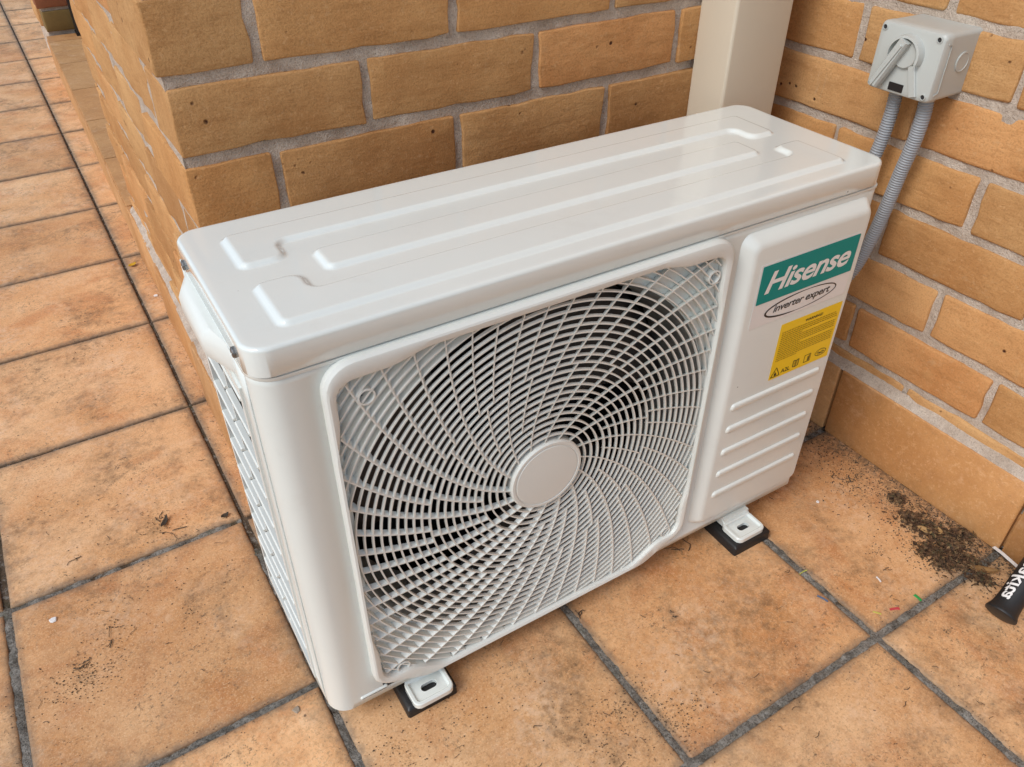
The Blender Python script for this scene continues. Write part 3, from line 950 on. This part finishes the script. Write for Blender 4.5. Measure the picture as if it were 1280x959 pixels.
# stickers (flat print on thin film)
def film(parent, name, x0, x1, z0, z1, y, mat, t=.0003, r=.001):
    mb = MB(); mb.loft([[(x, yy, z) for x, z in rr_pts(x0, x1, z0, z1, r, 2)] for yy in (y, y-t)], False, False, True)
    return mb.obj(name, mat, parent, 30)
def text(parent, name, s, x0, x1, zc, h, y, mat, shear=0.0, offset=0.0, spacing=1.0):
    cu = bpy.data.curves.new(name, 'FONT'); cu.body = s; cu.size = 1; cu.shear = shear; cu.offset = offset
    cu.space_character = spacing; cu.extrude = .0; cu.resolution_u = 4
    tmp = bpy.data.objects.new(name, cu); COL.objects.link(tmp)
    dg = bpy.context.evaluated_depsgraph_get()
    me = bpy.data.meshes.new_from_object(tmp.evaluated_get(dg))
    bpy.data.objects.remove(tmp)
    xs = [v.co.x for v in me.vertices]; zs = [v.co.y for v in me.vertices]
    ax, bx, az, bz = min(xs), max(xs), min(zs), max(zs)
    fx = (x1-x0)/(bx-ax); fz = h/(bz-az)
    for v in me.vertices:
        v.co = (x0+(v.co.x-ax)*fx, y, zc+(v.co.y-(az+bz)/2)*fz)
    me.materials.clear(); me.materials.append(mat)
    o = bpy.data.objects.new(name, me); COL.objects.link(o); o.parent = parent
    return o
PY = -.0132
brand = film(ac, 'brand_sticker', .5715, .7405, .401, .4885, PY, M['silver'])
film(brand, 'teal_band', .5745, .7395, .4345, .4862, PY-.0004, M['teal'])
text(brand, 'brand_lettering', 'Hisense', .5845, .7300, .4612, .0290, PY-.0010, M['white_print'], .28, .022, .95)
text(brand, 'slogan_lettering', 'inverter expert', .6085, .7075, .4175, .0128, PY-.0006, M['black_print'], .22, .014, .95)
mb = MB()
def arc(cx, cz, rx, rz, a0, a1, w0, w1, tilt=.02):
    n = 40; V = []; F = []
    for k in range(n+1):
        t = k/n; a = radians(a0+(a1-a0)*t); w = (w0+(w1-w0)*t)*sin(pi*min(1,max(.06,t)))**.6
        for s in (-1,1):
            V.append((cx+(rx+s*w)*cos(a), PY-.0006, cz+(rz+s*w)*sin(a)+tilt*(rx*cos(a))))
    for k in range(n): F.append((2*k,2*k+1,2*k+3,2*k+2))
    mb.add(V,F)
arc(.6565,.4178,.0615,.0128, 74, 266, .0011,.0020)
arc(.6565,.4178,.0615,.0128, -100, 88, .0007,.0013)
mb.obj('slogan_oval', M['black_print'], brand)
warn = film(ac, 'warning_sticker', .6320, .7432, .3015, .3885, PY, M['yellow'])
text(warn, 'warning_heading', 'WARNING!', .6760, .7080, .3808, .0042, PY-.0006, M['black_print'], 0, .02)
mb = MB(); rr = random.Random(3)
for k in range(15):
    z = .3740-k*.00315
    x = .6365; end = .7385 if k not in (3, 8, 14) else .675
    if k == 0: end = .735
    while x < end:
        w = rr.uniform(.0015,.0055); w = min(w, end-x)
        mb.add([(x,PY-.0006,z),(x+w,PY-.0006,z),(x+w,PY-.0006,z+.0015),(x,PY-.0006,z+.0015)],[(0,1,2,3)])
        x += w+.0009
mb.obj('fine_print', M['olive_print'], warn)
# pictograms: flame triangle, A2L, open book, manual, oval stamp
mb = MB()
def line2(pts, w, close=False):
    P = pts+[pts[0]] if close else pts
    for (ax,az),(bx,bz) in zip(P[:-1],P[1:]):
        L = hypot(bx-ax,bz-az); nx_, nz_ = -(bz-az)/L*w/2, (bx-ax)/L*w/2
        mb.add([(ax+nx_,PY-.0006,az+nz_),(bx+nx_,PY-.0006,bz+nz_),(bx-nx_,PY-.0006,bz-nz_),(ax-nx_,PY-.0006,az-nz_)],[(0,1,2,3)])
line2([(.6345,.3048),(.6425,.3190),(.6505,.3048)], .0011, True)
mb.add([(x,PY-.00065,z) for x, z in ((.6405,.3062),(.6398,.3090),(.6418,.3125),(.6428,.3100),(.6447,.3085),(.6442,.3062))],[(0,1,2,3,4,5)])
line2([(.6740,.3085),(.6740,.3185),(.6790,.3172),(.6840,.3185),(.6840,.3085),(.6790,.3072)], .0011, True)
line2([(.6790,.3072),(.6790,.3172)], .0011)
for d in (0,.0025,.005): 
    line2([(.6752,.3160-d),(.6781,.3152-d)], .0006); line2([(.6799,.3152-d),(.6828,.3160-d)], .0006)
line2([(.6950,.3075),(.6950,.3190),(.7065,.3190),(.7065,.3075)], .0008, True)
line2([(.7020,.3085),(.7025,.3130),(.7018,.3160)], .0016); line2([(.7045,.3085),(.7045,.3180)], .0012)
line2([(.7260+.0105*cos(2*pi*k/24),.3140+.0050*sin(2*pi*k/24)) for k in range(24)], .0009, True)
line2([(.7185,.3140),(.7215,.3155),(.7245,.3130),(.7300,.3152),(.7335,.3135)], .0011)
line2([(.7200,.3120),(.7320,.3120)], .0008)
mb.obj('pictogram', M['black_print'], warn)
text(warn, 'gas_lettering', 'A2L', .6525, .6690, .3095, .0068, PY-.0006, M['black_print'], 0, .008)

# left side: moulded handle and coil guard
mb = MB()
def hpl(x, y0, y1, z): return [(.0005,y0[0],z),(x,y0[1],z),(x,y1[1],z),(.0005,y1[0],z)]
P0 = [(.0004,.060),(-.0135,.096),(-.0165,.104),(-.0165,.192),(-.0135,.199),(.0004,.223)]
def hz(s, z, top=0): return [(x*s, y if s == 1 else .131+(y-.131)*(.97), z) for x, y in P0]
mb.loft([hz(.90,.5080), hz(1,.5100), hz(1,.5262), hz(.84,.5330), hz(.50,.5375)], False, True, True)
hd = mb.obj('side_handle', M['plastic'], ac, 42)
mb = MB(); mb.add([(.030,.05,.05),(.030,.225,.05),(.030,.225,.49),(.030,.05,.49)],[(0,1,2,3)])
for k in range(84):     # finned coil behind the guard
    y = .053+k*.00205
    mb.add([(.0297,y,.05),(.022,y,.05),(.022,y,.49),(.0297,y,.49)],[(0,1,2,3)])
coil = mb.obj('coil_fins', M['coil'], ac); 
guard = MB()
for a, b_, c, d in ((.050,.227,.056,.066),(.050,.227,.492,.502)):
    guard.box(-.0035,.003,a,b_,c,d)
for a, b_ in ((.050,.058),(.219,.227)): guard.box(-.0032,.003,a,b_,.066,.492)
gobj = guard.obj('coil_guard', M['plastic'], ac)
for z in [.1055+k*.0420 for k in range(10)]:
    for (a, b_) in ((.058,.1375),(.1425,.219)):
        mb = MB()
        mb.loft([[(x, y, zz) for x, zz in ((-.0042,z-.0010),(-.0042,z+.0010),(-.0030,z+.0021),(.002,z+.0021),(.002,z-.0021))] for y in (a, b_)], False, True, True)
        mb.obj('guard_slat', M['plastic'], gobj)
mb = MB(); mb.box(-.0010, .003, .1382, .1418, .066, .492); mb.obj('guard_post', M['plastic'], gobj)

# feet (pressed bars across the base) and rubber pads
def foot(x0, x1, yf):
    mb = MB()
    N = 48; cx, cy = (x0+x1)/2, yf+.0205; hw, hh = (x1-x0)/2, .0205
    sq = lambda d: polar_loop(lambda a, b: rr_sdf(a, b, hw-d, hh-d, max(.002,.009-d)), N, .1)
    slot = lambda d: polar_loop(lambda a, b: rr_sdf(a, b, .0105+d, .0052+d, .0051+d), N, .1)
    def L(p, z): return [(cx+a, cy+b, z) for a, b in p]
    mb.loft([L(sq(0),.0185), L(sq(0),.0255), L(sq(.0012),.0270), L(sq(.0042),.0270), L(sq(.0068),.0235), L(slot(.003),.0232), L(slot(.0012),.0240), L(slot(0),.0238), L(slot(0),.0186)], True)
    mb.box(x0+.004, x1-.004, yf+.036, .285, .0200, .0362)
    # upright web with two pressed gussets
    mb.add([(x0+.001,yf+.034,.0262),(x1-.001,yf+.034,.0262),(x1-.006,yf+.050,.0375),(x0+.006,yf+.050,.0375)],[(0,1,2,3)])
    return mb.obj('foot', M['lid'], ac, 35)
foot(.0905, .1450, -.0330); foot(.6180, .6735, -.0430)
ux, uy, ut = .012, .0759, -.0075
def to_w(x, y): return (ux+cos(ut)*x-sin(ut)*y, uy+sin(ut)*x+cos(ut)*y)
def pad(x0, x1, y0, y1, label):
    c = to_w((x0+x1)/2, (y0+y1)/2); w, d = (x1-x0)/2, (y1-y0)/2
    mb = MB()
    mb.loft([[(x, y, z) for x, y in rr_pts(-w+i, w-i, -d+i, d-i, .003, 3)] for z, i in ((.0006,0),(.0145,.0004),(.0168,.0024),(.0178,.0065))], False, True, True)
    o = mb.obj('rubber_pad', M['black'], None, 40, (c[0],c[1],0)); o.rotation_euler = (0,0,ut)
    tag(o, label, 'rubber pad', 'rubber pads under the feet')
pad(.0815, .1505, -.0270, .040, 'black rubber pad under the left foot of the air conditioner, close to the fan')
pad(.6100, .6825, -.0465, .040, 'black rubber pad under the right foot of the air conditioner, near the leaf litter')

# ------------------------------------------------------------------ isolator switch box and its conduits
bx = empty('isolator_switch', (XW, .166, .598), -pi/2, 'grey weatherproof isolator switch box with rotary lever on the right brick wall', 'switch box')
# local frame: x runs along the wall (toward the viewer's right), -y out of the wall, z up
HW, HHT, DP = .0475, .084, .0700
mb = MB()
def brr(i, y, r=.007): return [(x, y, z) for x, z in rr_pts(-HW+i, HW-i, 0+i, HHT-i, r, 5)]
mb.loft([brr(.0012,.004,.006), brr(.0006,-.052,.006), brr(.0006,-.0525,.006)], False, True, True)
body = mb.obj('box_body', M['grey_plastic'], bx, 40)
mb = MB()
mb.loft([brr(0,-.0532), brr(0,-.0660), brr(.0016,-.0690), brr(.0045,-.0700)], False, True, True)
cover = mb.obj('box_cover', M['grey_plastic'], bx, 40)
for (x, z) in ((-.0400,.0765),(.0385,.0765),(-.0405,.0070),(.0390,.0075)):
    mb = MB(); mb.loft([[(x+r*cos(2*pi*k/16), y, z+r*sin(2*pi*k/16)) for k in range(16)] for r, y in ((.0040,-.0699),(.0040,-.0712),(.0030,-.0714),(.0028,-.0702))], False, False, False)
    sc = mb.obj('screw_recess', M['grey_plastic'], cover, 40)
    disc_screw(sc, (x,-.0700,z), (0,-1,0), .0029, M['fan'], .0006)
# collar arch round the knob, wedge below it, the lever
kx, kz = .000, .0510
mb = MB(); n = 28; LA = []
arcp = [(kx+.0215*cos(radians(200-220*k/n)), kz+.0215*sin(radians(200-220*k/n))) for k in range(n+1)]
loops = []
for i, (x, z) in enumerate(arcp):
    ux_, uz_ = (x-kx)/.0215, (z-kz)/.0215
    loops.append([(x+ux_*.0034,-.0698,z+uz_*.0034),(x+ux_*.0018,-.0800,z+uz_*.0018),(x-ux_*.0010,-.0805,z-uz_*.0010),(x-ux_*.0022,-.0698,z-uz_*.0022)])
mb.loft(loops, False, True, True)
mb.obj('knob_collar', M['grey_plastic'], cover, 40)
mb = MB()
mb.loft([[(kx+r*cos(2*pi*k/36), y, kz+r*sin(2*pi*k/36)) for k in range(36)] for r, y in ((.0165,-.0698),(.0165,-.0735),(.0155,-.0745))], False, False, True)
mb.obj('knob_base', M['grey_plastic'], cover, 40)
mb = MB()    # raised right edge of the wedge
def bar(p, q, w, y0, y1, taper=.8):
    (ax,az),(bx_,bz) = p, q; L = hypot(bx_-ax,bz-az); tx, tz = (bx_-ax)/L, (bz-az)/L; nx_, nz_ = -tz, tx
    f = lambda s, y: [(ax+nx_*w*s+tx*(1-s)*.002, y, az+nz_*w*s+tz*(1-s)*.002),(bx_+nx_*w*s-tx*(1-s)*.002, y, bz+nz_*w*s-tz*(1-s)*.002),(bx_-nx_*w*s-tx*(1-s)*.002, y, bz-nz_*w*s-tz*(1-s)*.002),(ax-nx_*w*s+tx*(1-s)*.002, y, az-nz_*w*s+tz*(1-s)*.002)]
    mb.loft([f(1,y0), f(1,(y0*.3+y1*.7)), f(taper,y1)], False, True, True)
bar((.0125,.040), (.0255,.004), .0050, -.0698, -.0735)
mb.obj('wedge_edge', M['grey_plastic'], cover, 30)
mb = MB(); bar((-.0005,.0690), (-.0295,.0090), .0070, -.0735, -.0850, .7)
lever = mb.obj('lever', M['grey_plastic'], bx, 30)
mb = MB(); bar((-.0008,.0640), (-.0300,.0092), .0018, -.0848, -.0872, .7)
mb.obj('lever_ridge', M['grey_plastic'], lever, 30)
mb = MB(); mb.loft([[(x, y, z) for x, z in rr_pts(-.0130, .0085, .0045, .0145, .0008, 2)] for y in (-.0699,-.0708)], False, False, True)
plate = mb.obj('rating_plate', M['black_print'], cover, 30)
# recess outline and knock-out on the side that faces the viewer's right
mb = MB()
def side_line(pts, w=.0007, x=HW+.0003):
    for (ay,az),(by,bz) in zip(pts[:-1],pts[1:]):
        L = hypot(by-ay,bz-az); ny_, nz_ = -(bz-az)/L*w, (by-ay)/L*w
        mb.add([(x,ay+ny_,az+nz_),(x,by+ny_,bz+nz_),(x,by-ny_,bz-nz_),(x,ay-ny_,az-nz_),(x+.0008,ay+ny_,az+nz_),(x+.0008,by+ny_,bz+nz_),(x+.0008,by-ny_,bz-nz_),(x+.0008,ay-ny_,az-nz_)],
               [(4,5,6,7),(0,1,5,4),(1,2,6,5),(2,3,7,6),(3,0,4,7)])
side_line([(-.063,.072),(-.056,.070),(-.055,.012),(-.063,.010)])
mb.obj('cover_seam', M['grey_plastic'], cover, 30)
mb = MB(); mb.loft([[(x, -.022+r*cos(2*pi*k/28), .046+r*sin(2*pi*k/28)) for k in range(28)] for r, x in ((.0125,HW-.001),(.0125,HW+.0006),(.0112,HW+.0009),(.0108,HW+.0002))], False, False, True)
mb.obj('knockout', M['grey_plastic'], body, 30)

def conduit(pts, rad, label):
    # Catmull-Rom through pts, corrugated
    P = [Vector(p) for p in pts]; P = [P[0]*2-P[1]]+P+[P[-1]*2-P[-2]]; path = []
    for i in range(1, len(P)-2):
        n = max(4, int((P[i+1]-P[i]).length/.00055))
        for k in range(n):
            t = k/n; a, b_, c, d = P[i-1],P[i],P[i+1],P[i+2]
            path.append(.5*((2*b_)+(c-a)*t+(2*a-5*b_+4*c-d)*t*t+(3*b_-a-3*c+d)*t**3))
    s = 0; rads = []
    for i, p in enumerate(path):
        if i: s += (p-path[i-1]).length
        ph = (s/.0036) % 1
        rads.append(rad-.0017*(1-sstep(.10,.32,ph)*(1-sstep(.70,.92,ph))))
    o = empty('conduit', tuple(path[0]), 0, label, 'conduit', 'corrugated conduits below the switch box')
    mb = MB(); mb.tube([p-path[0] for p in path], rads, 14); mb.obj('corrugated_tube', M['conduit'], o, 70)
    mb = MB(); mb.loft([[(r*cos(2*pi*k/20), r*sin(2*pi*k/20), z) for k in range(20)] for r, z in ((rad+.0010,.0),(rad+.0010,-.004),(rad+.0002,-.0050))], False, True, False)
    mb.obj('conduit_gland', M['grey_plastic'], o, 40)
conduit([(.946,.1895,.5975),(.946,.1885,.555),(.943,.1905,.510),(.935,.196,.465),(.915,.206,.41),(.87,.215,.35),(.82,.22,.31),(.793,.222,.30)], .0094,
        'grey corrugated conduit leaving the switch box on its left, dropping behind the lid')
conduit([(.942,.1415,.5975),(.944,.1400,.570),(.946,.1425,.535),(.946,.1480,.490),(.946,.1535,.435),(.943,.1600,.380),(.93,.170,.32),(.88,.188,.26),(.82,.20,.23),(.793,.203,.225)], .0098,
        'grey corrugated conduit leaving the switch box on its right, bending down beside the brand sticker')

# ------------------------------------------------------------------ loose things on the floor
def leaf(loc, L, W, rz, mat, label, cat='leaf', curl=.12, tilt=(0,0), group=None, name='fallen_leaf', lob=False):
    V = []; F = []; n = 12
    for i in range(n+1):
        t = i/n; w = W/2*(sin(pi*t)**.75)*(1-.25*t)+.0002
        for s in (-1,-.5,0,.5,1):
            V.append(((t-.5)*L, s*w+.04*W*sin(t*7), curl*L*(t-.5)**2*1.2+abs(s)*W*.18-.02*L+ .0008*nz(t*6,s*3,L*90)+.0012))
    for i in range(n):
        for j in range(4):
            q = i*5+j; F.append((q,q+1,q+6,q+5))
    zmin = min(v[2] for v in V); V = [(x,y,z-zmin+.0006) for x,y,z in V]
    o = mesh_obj(name, V, F, mat, None, 60, loc)
    o.rotation_euler = (tilt[0], tilt[1], rz)
    so = o.modifiers.new('thickness','SOLIDIFY'); so.thickness = .0005
    return tag(o, label, cat, group)
LZ0 = .004
leaf((.9050,-.0960,.006), .028, .011, radians(-55), M['leaf_tan'], 'tan pointed dry leaf on top of the leaf litter', curl=.25, tilt=(.2,.1))
leaf((.9190,-.1110,.007), .018, .009, radians(40), M['leaf_tan'], 'small curled tan leaf lying beside the larger pointed tan leaf in the litter', curl=.5, tilt=(-.4,.2))
leaf((.9120,-.1890,.003), .042, .014, radians(-40), M['leaf_brown'], 'brown dry leaf at the edge of the litter nearest the black tool', curl=.15, tilt=(.1,0))
leaf((-.0045,.5080,.0005), .014, .010, radians(20), M['leaf_dark'], 'small dark shrivelled leaf on the joint left of the air conditioner', curl=.5)
leaf((-.0890,.5440,.0005), .026, .009, radians(60), M['leaf_dark'], 'dark crumpled leaf on the tile above the grey grout joint', curl=.6)
leaf((.036,1.435,.001), .022, .014, radians(30), M['yellow_leaf'], 'small yellow petal on the narrow tile strip by the step', 'petal', curl=.3)

def scrap(x, y, L, W, T, rz, mat, label, name='plastic_scrap', cat='plastic scrap', z=.0008):
    mb = MB(); n = 6
    loops = []
    for i in range(n+1):
        t = i/n; b_ = .12*L*sin(pi*t)*(.4); ww = W*(.85+.3*RND.random())
        loops.append([((t-.5)*L, -ww/2+b_, z),((t-.5)*L, ww/2+b_, z),((t-.5)*L, ww/2*.8+b_, z+T),((t-.5)*L, -ww/2*.8+b_, z+T)])
    mb.loft(loops, False, True, True)
    o = mb.obj(name, mat, None, 30, (x,y,0)); o.rotation_euler = (0,0,rz)
    return tag(o, label, cat, 'scraps scattered on the tiles')
SCR = [((1118,762),.0140,.0035,'scrap_red',8,'flat red plastic scrap on the tile near the joint crossing'),
       ((1147,748),.0120,.0040,'scrap_green',-62,'green plastic scrap lying across the grout joint'),
       ((1096,767),.0110,.0012,'scrap_lime',-22,'thin lime yellow wire offcut on the tile left of the red scrap'),
       ((1004,716),.0150,.0012,'scrap_lime',30,'thin pale yellow offcut across the grout joint below the right foot'),
       ((1028,749),.0160,.0026,'scrap_blue',-40,'dark blue plastic sliver beside the grout joint'),
       ((1098,725),.0100,.0020,'scrap_white',-72,'tiny white sliver alone on the tile near the leaf litter')]
def un(px, py, z=0.0):
    """a point of the floor seen at this place, used to look positions up"""
    R = cam.rotation_euler.to_matrix(); d = R @ Vector(((px-640)/990.09, -(py-479.5)/990.09, -1))
    c = Vector(cam.location); t = (z-c.z)/d.z; return c+d*t
for (px, L, W, mt, rz, lab) in SCR:
    p = un(*px); scrap(p.x, p.y, L, W, .0012, radians(rz)-.5549, M[mt], lab)
def chip(px, r, mat, label, cat='chip', name='paint_chip'):
    p = un(*px); mb = MB(); rr = random.Random(int(px[0])); n = 7
    pr = [(r*rr.uniform(.65,1.15)*cos(2*pi*k/n), r*rr.uniform(.65,1.15)*sin(2*pi*k/n)) for k in range(n)]
    mb.loft([[(x*s,y*s,z) for x, y in pr] for s, z in ((1,.0006),(1,.0016),(.8,.0026))], False, True, True)
    tag(mb.obj(name, mat, None, 30, (p.x,p.y,0)), label, cat)
chip((67,776), .0062, M['scrap_white'], 'white paper-like flake on the tile at the far left')
chip((371,888), .0052, mat_flat('dull_flake', (.34,.27,.20), .5), 'dull grey-brown flake on the tile below the unit corner')
chip((195,370), .0050, M['scrap_white'], 'small white flake on the narrow tile strip beside the pier')
chip((1022,628), .0028, M['scrap_white'], 'tiny pale crumb on the tile right of the right foot')

# leaf litter against the right wall (nobody could count it)
lit = MB(); rr = random.Random(21)
def flake(x, y, z, s, mbx, asp=None):
    a = rr.uniform(0,2*pi); tx, ty = rr.uniform(-.6,.6), rr.uniform(-.6,.6); asp = asp or rr.uniform(.25,.8)
    Rm = Matrix.Rotation(a,3,'Z') @ Matrix.Rotation(tx,3,'X') @ Matrix.Rotation(ty,3,'Y')
    pts = [(-1,0,0),(-.4,asp,.15),(.5,asp*.8,.1),(1,0,0),(.4,-asp,.1),(-.5,-asp*.7,.12)]
    mbx.add([Vector((x,y,z))+Rm @ (Vector(p)*s) for p in pts],[(0,1,2,3),(0,3,4,5)])
blobs = [(un(1120,625),.012),(un(1140,652),.026),(un(1165,668),.030),(un(1185,690),.028),(un(1200,672),.022),(un(1210,705),.020),(un(1225,725),.016),(un(1160,690),.018),(un(1180,705),.020)]
for k in range(3000):
    c, r = rr.choice(blobs); rad = abs(rr.gauss(0,.50))*r; a = rr.uniform(0,2*pi)
    x, y = c.x+rad*cos(a), c.y+rad*sin(a)
    if x > XW-.014: continue
    h = .010*max(0, 1-rad/r)
    flake(x, y, rr.uniform(.001,.003+h), rr.uniform(.0012,.0048), lit)
for k in range(300):     # twigs
    c, r = rr.choice(blobs); x, y = c.x+rr.gauss(0,r*.6), c.y+rr.gauss(0,r*.6)
    if x > XW-.02: continue
    L = rr.uniform(.005,.016); a = rr.uniform(0,2*pi); z = rr.uniform(.002,.010)
    lit.tube([(x,y,z),(x+L*.5*cos(a),y+L*.5*sin(a),z+.001),(x+L*cos(a+.3),y+L*sin(a+.3),z)], rr.uniform(.0003,.0007), 4)
o = lit.obj('leaf_litter', M['litter'], None)
tag(o, 'dark heap of rotted leaf litter at the foot of the right wall', 'leaf litter', None, 'stuff')
lit2 = MB()
gr2 = random.Random(5)
def crumb(x, y, s):
    z = .0008; a = rr.uniform(0,6.28)
    p = [(x+s*cos(a+k*2.09)*rr.uniform(.6,1.2), y+s*sin(a+k*2.09)*rr.uniform(.6,1.2), z) for k in range(3)]
    lit2.add(p+[(x,y,z+s*.9)],[(0,1,3),(1,2,3),(2,0,3)])
for k in range(2600):    # soil washed along the wall
    y = rr.uniform(-.30,.40); w = .012+.055*max(0, 1-abs(y-.02)/.25)
    x = XW-.013-abs(rr.gauss(0,w))
    if rr.random() < .8: crumb(x, y, rr.choice((.0008,.0010,.0013,.0018)))
for k in range(1500):
    c, r = rr.choice(blobs); crumb(min(XW-.014,c.x+rr.gauss(0,r*1.1)), c.y+rr.gauss(0,r*1.1), rr.choice((.0008,.0011,.0016)))
def along(p0, p1, n, spread):
    for k in range(n):
        t = rr.random(); crumb(p0[0]+(p1[0]-p0[0])*t+rr.gauss(0,spread), p0[1]+(p1[1]-p0[1])*t+rr.gauss(0,spread), rr.choice((.0006,.0008,.0011)))
for i in (-1,0,1,2): along((TX+i*PIT,-.6), (TX+i*PIT,.42 if i>0 else 1.2), 420, .008)
for j in (-2,-1,0,1): along((-.6,TY+j*PIT), (XW-.02,TY+j*PIT), 420, .008)
along((.045,.5), (.075,1.8), 700, .004)
for k in range(130):
    px, py, s = rr.choice(((110,850,.03),(110,850,.02),(760,900,.035),(830,905,.02),(570,895,.018),(500,935,.022),(200,660,.03),(1060,600,.03),(800,860,.02),(170,690,.04)))
    p = un(px,py)
    for q in range(6): crumb(p.x+rr.gauss(0,s), p.y+rr.gauss(0,s), rr.choice((.0006,.0008,.0012)))
def fibre(x, y, L, r):
    a = rr.uniform(0,6.28); pts = []
    for q in range(5):
        pts.append((x, y, .0010+rr.uniform(0,.0010))); x += L/4*cos(a); y += L/4*sin(a); a += rr.gauss(0,.55)
    lit2.tube(pts, r, 4)
for k in range(330):
    fibre(rr.uniform(-.50,.95), rr.uniform(-.42,.90), rr.uniform(.003,.014), rr.uniform(.00025,.0005))
for px, py, L in ((320,620,.02),(215,665,.03),(205,650,.02),(730,770,.02),(855,690,.03),(1070,598,.018),(1060,602,.02),(840,770,.012),(95,700,.015),(1040,600,.012),(1110,712,.010),(370,560,.02),(110,830,.02),(140,800,.02)):
    p = un(px, py); 
    for q in range(3): fibre(p.x+rr.gauss(0,.004), p.y+rr.gauss(0,.004), L*rr.uniform(.5,1.0), rr.uniform(.0004,.0008))
for px, py, sd_, n in ((110,845,.022,160),(135,790,.018,90),(75,870,.03,90),(780,880,.02,110),(755,930,.03,140),(480,930,.03,110),(845,905,.016,120),(870,880,.016,90),(1060,600,.012,60),(1095,690,.008,50),(640,870,.03,60),(200,660,.012,60),(310,560,.04,90),(120,640,.05,110),(230,760,.06,120),(60,470,.05,80),(120,420,.05,80)):
    p = un(px, py)
    for q in range(n): crumb(p.x+rr.gauss(0,sd_), p.y+rr.gauss(0,sd_), rr.choice((.0005,.0007,.0009,.0014)))
for k in range(1500): crumb(rr.uniform(-.55,.95), rr.uniform(-.5,.9), rr.choice((.0005,.0007,.0010)))
o = lit2.obj('soil_crumbs', M['dirt'], None)
tag(o, 'dark soil crumbs scattered over the tiles and along the joints', 'soil', None, 'stuff')

# white plastic strip and the black tool at the right edge
p0, p1 = un(1242,684,.012), un(1272,709,.016)
mb = MB(); d = (p1-p0).normalized(); nn = Vector((-d.y,d.x,0)).normalized()*.0026
e2 = p1+d*.05; e2.z = .012
loops = []
for p in (p0, p0.lerp(p1,.35)+Vector((0,0,.001)), p1, e2):
    q = p-p0; loops.append([q+nn, q-nn, q-nn+Vector((0,0,.0012)), q+nn+Vector((0,0,.0012))])
mb.loft(loops, False, True, True)
tag(mb.obj('plastic_strip', M['scrap_white'], None, None, tuple(p0)), 'thin white plastic strip sticking out of the litter behind the black tool', 'plastic strip')

RT = .0215
ea = (un(1231,758,RT)+un(1269,781,RT))/2; 
far = un(1312,684,RT+.062); ax = (far-ea).normalized()
tool = empty('power_tool', (ea.x,ea.y,RT), 0, 'black tool handle with flared end and white lettering at the right edge of the photo', 'tool')
tool.rotation_euler = ax.to_track_quat('X','Z').to_euler()
mb = MB(); NS = 40
prof = [(.0,.0040),(.0,.0180),(.0012,.0208),(.003,.0212),(.005,.0205),(.009,.0190),(.014,.0178),(.022,.0171),(.034,.0168),(.060,.0172),(.110,.0178)]
loops = []
for x, r in prof: loops.append([(x, r*cos(2*pi*k/NS), r*sin(2*pi*k/NS)) for k in range(NS)])
mb.loft(loops, False, True, True)
handle = mb.obj('handle', M['tool'], tool, 50)
mb = MB(); mb.loft([[(x, r*cos(2*pi*k/NS), r*sin(2*pi*k/NS)) for k in range(NS)] for x, r in ((.110,.0185),(.112,.0205),(.160,.0215),(.168,.0185))], False, False, True)
mb.obj('tool_head', M['tool'], tool, 40)
# lettering wrapped round the handle, read towards the flared end
cu = bpy.data.curves.new('t', 'FONT'); cu.body = 'makita'; cu.size = 1; cu.shear = .2; cu.offset = .018; cu.resolution_u = 3
tmp = bpy.data.objects.new('t', cu); COL.objects.link(tmp)
me = bpy.data.meshes.new_from_object(tmp.evaluated_get(bpy.context.evaluated_depsgraph_get())); bpy.data.objects.remove(tmp)
bm = bmesh.new(); bm.from_mesh(me); bmesh.ops.triangulate(bm, faces=bm.faces)
bmesh.ops.subdivide_edges(bm, edges=bm.edges, cuts=3, use_grid_fill=True); bm.to_mesh(me); bm.free()
xs = [v.co.x for v in me.vertices]; mx = max(xs); mn = min(xs); TL = .074; HT = .0115
for v in me.vertices:
    u = (v.co.x-mn)/(mx-mn); w = v.co.y*.0235
    x = .020+TL*(1-u); r = .0176
    ang = radians(84)-(w/r)                   # top of the letters towards the lower right
    v.co = (x, r*cos(ang)*1.0, r*sin(ang))
me.materials.clear(); me.materials.append(M['white_print'])
o = bpy.data.objects.new('tool_lettering', me); COL.objects.link(o); o.parent = tool
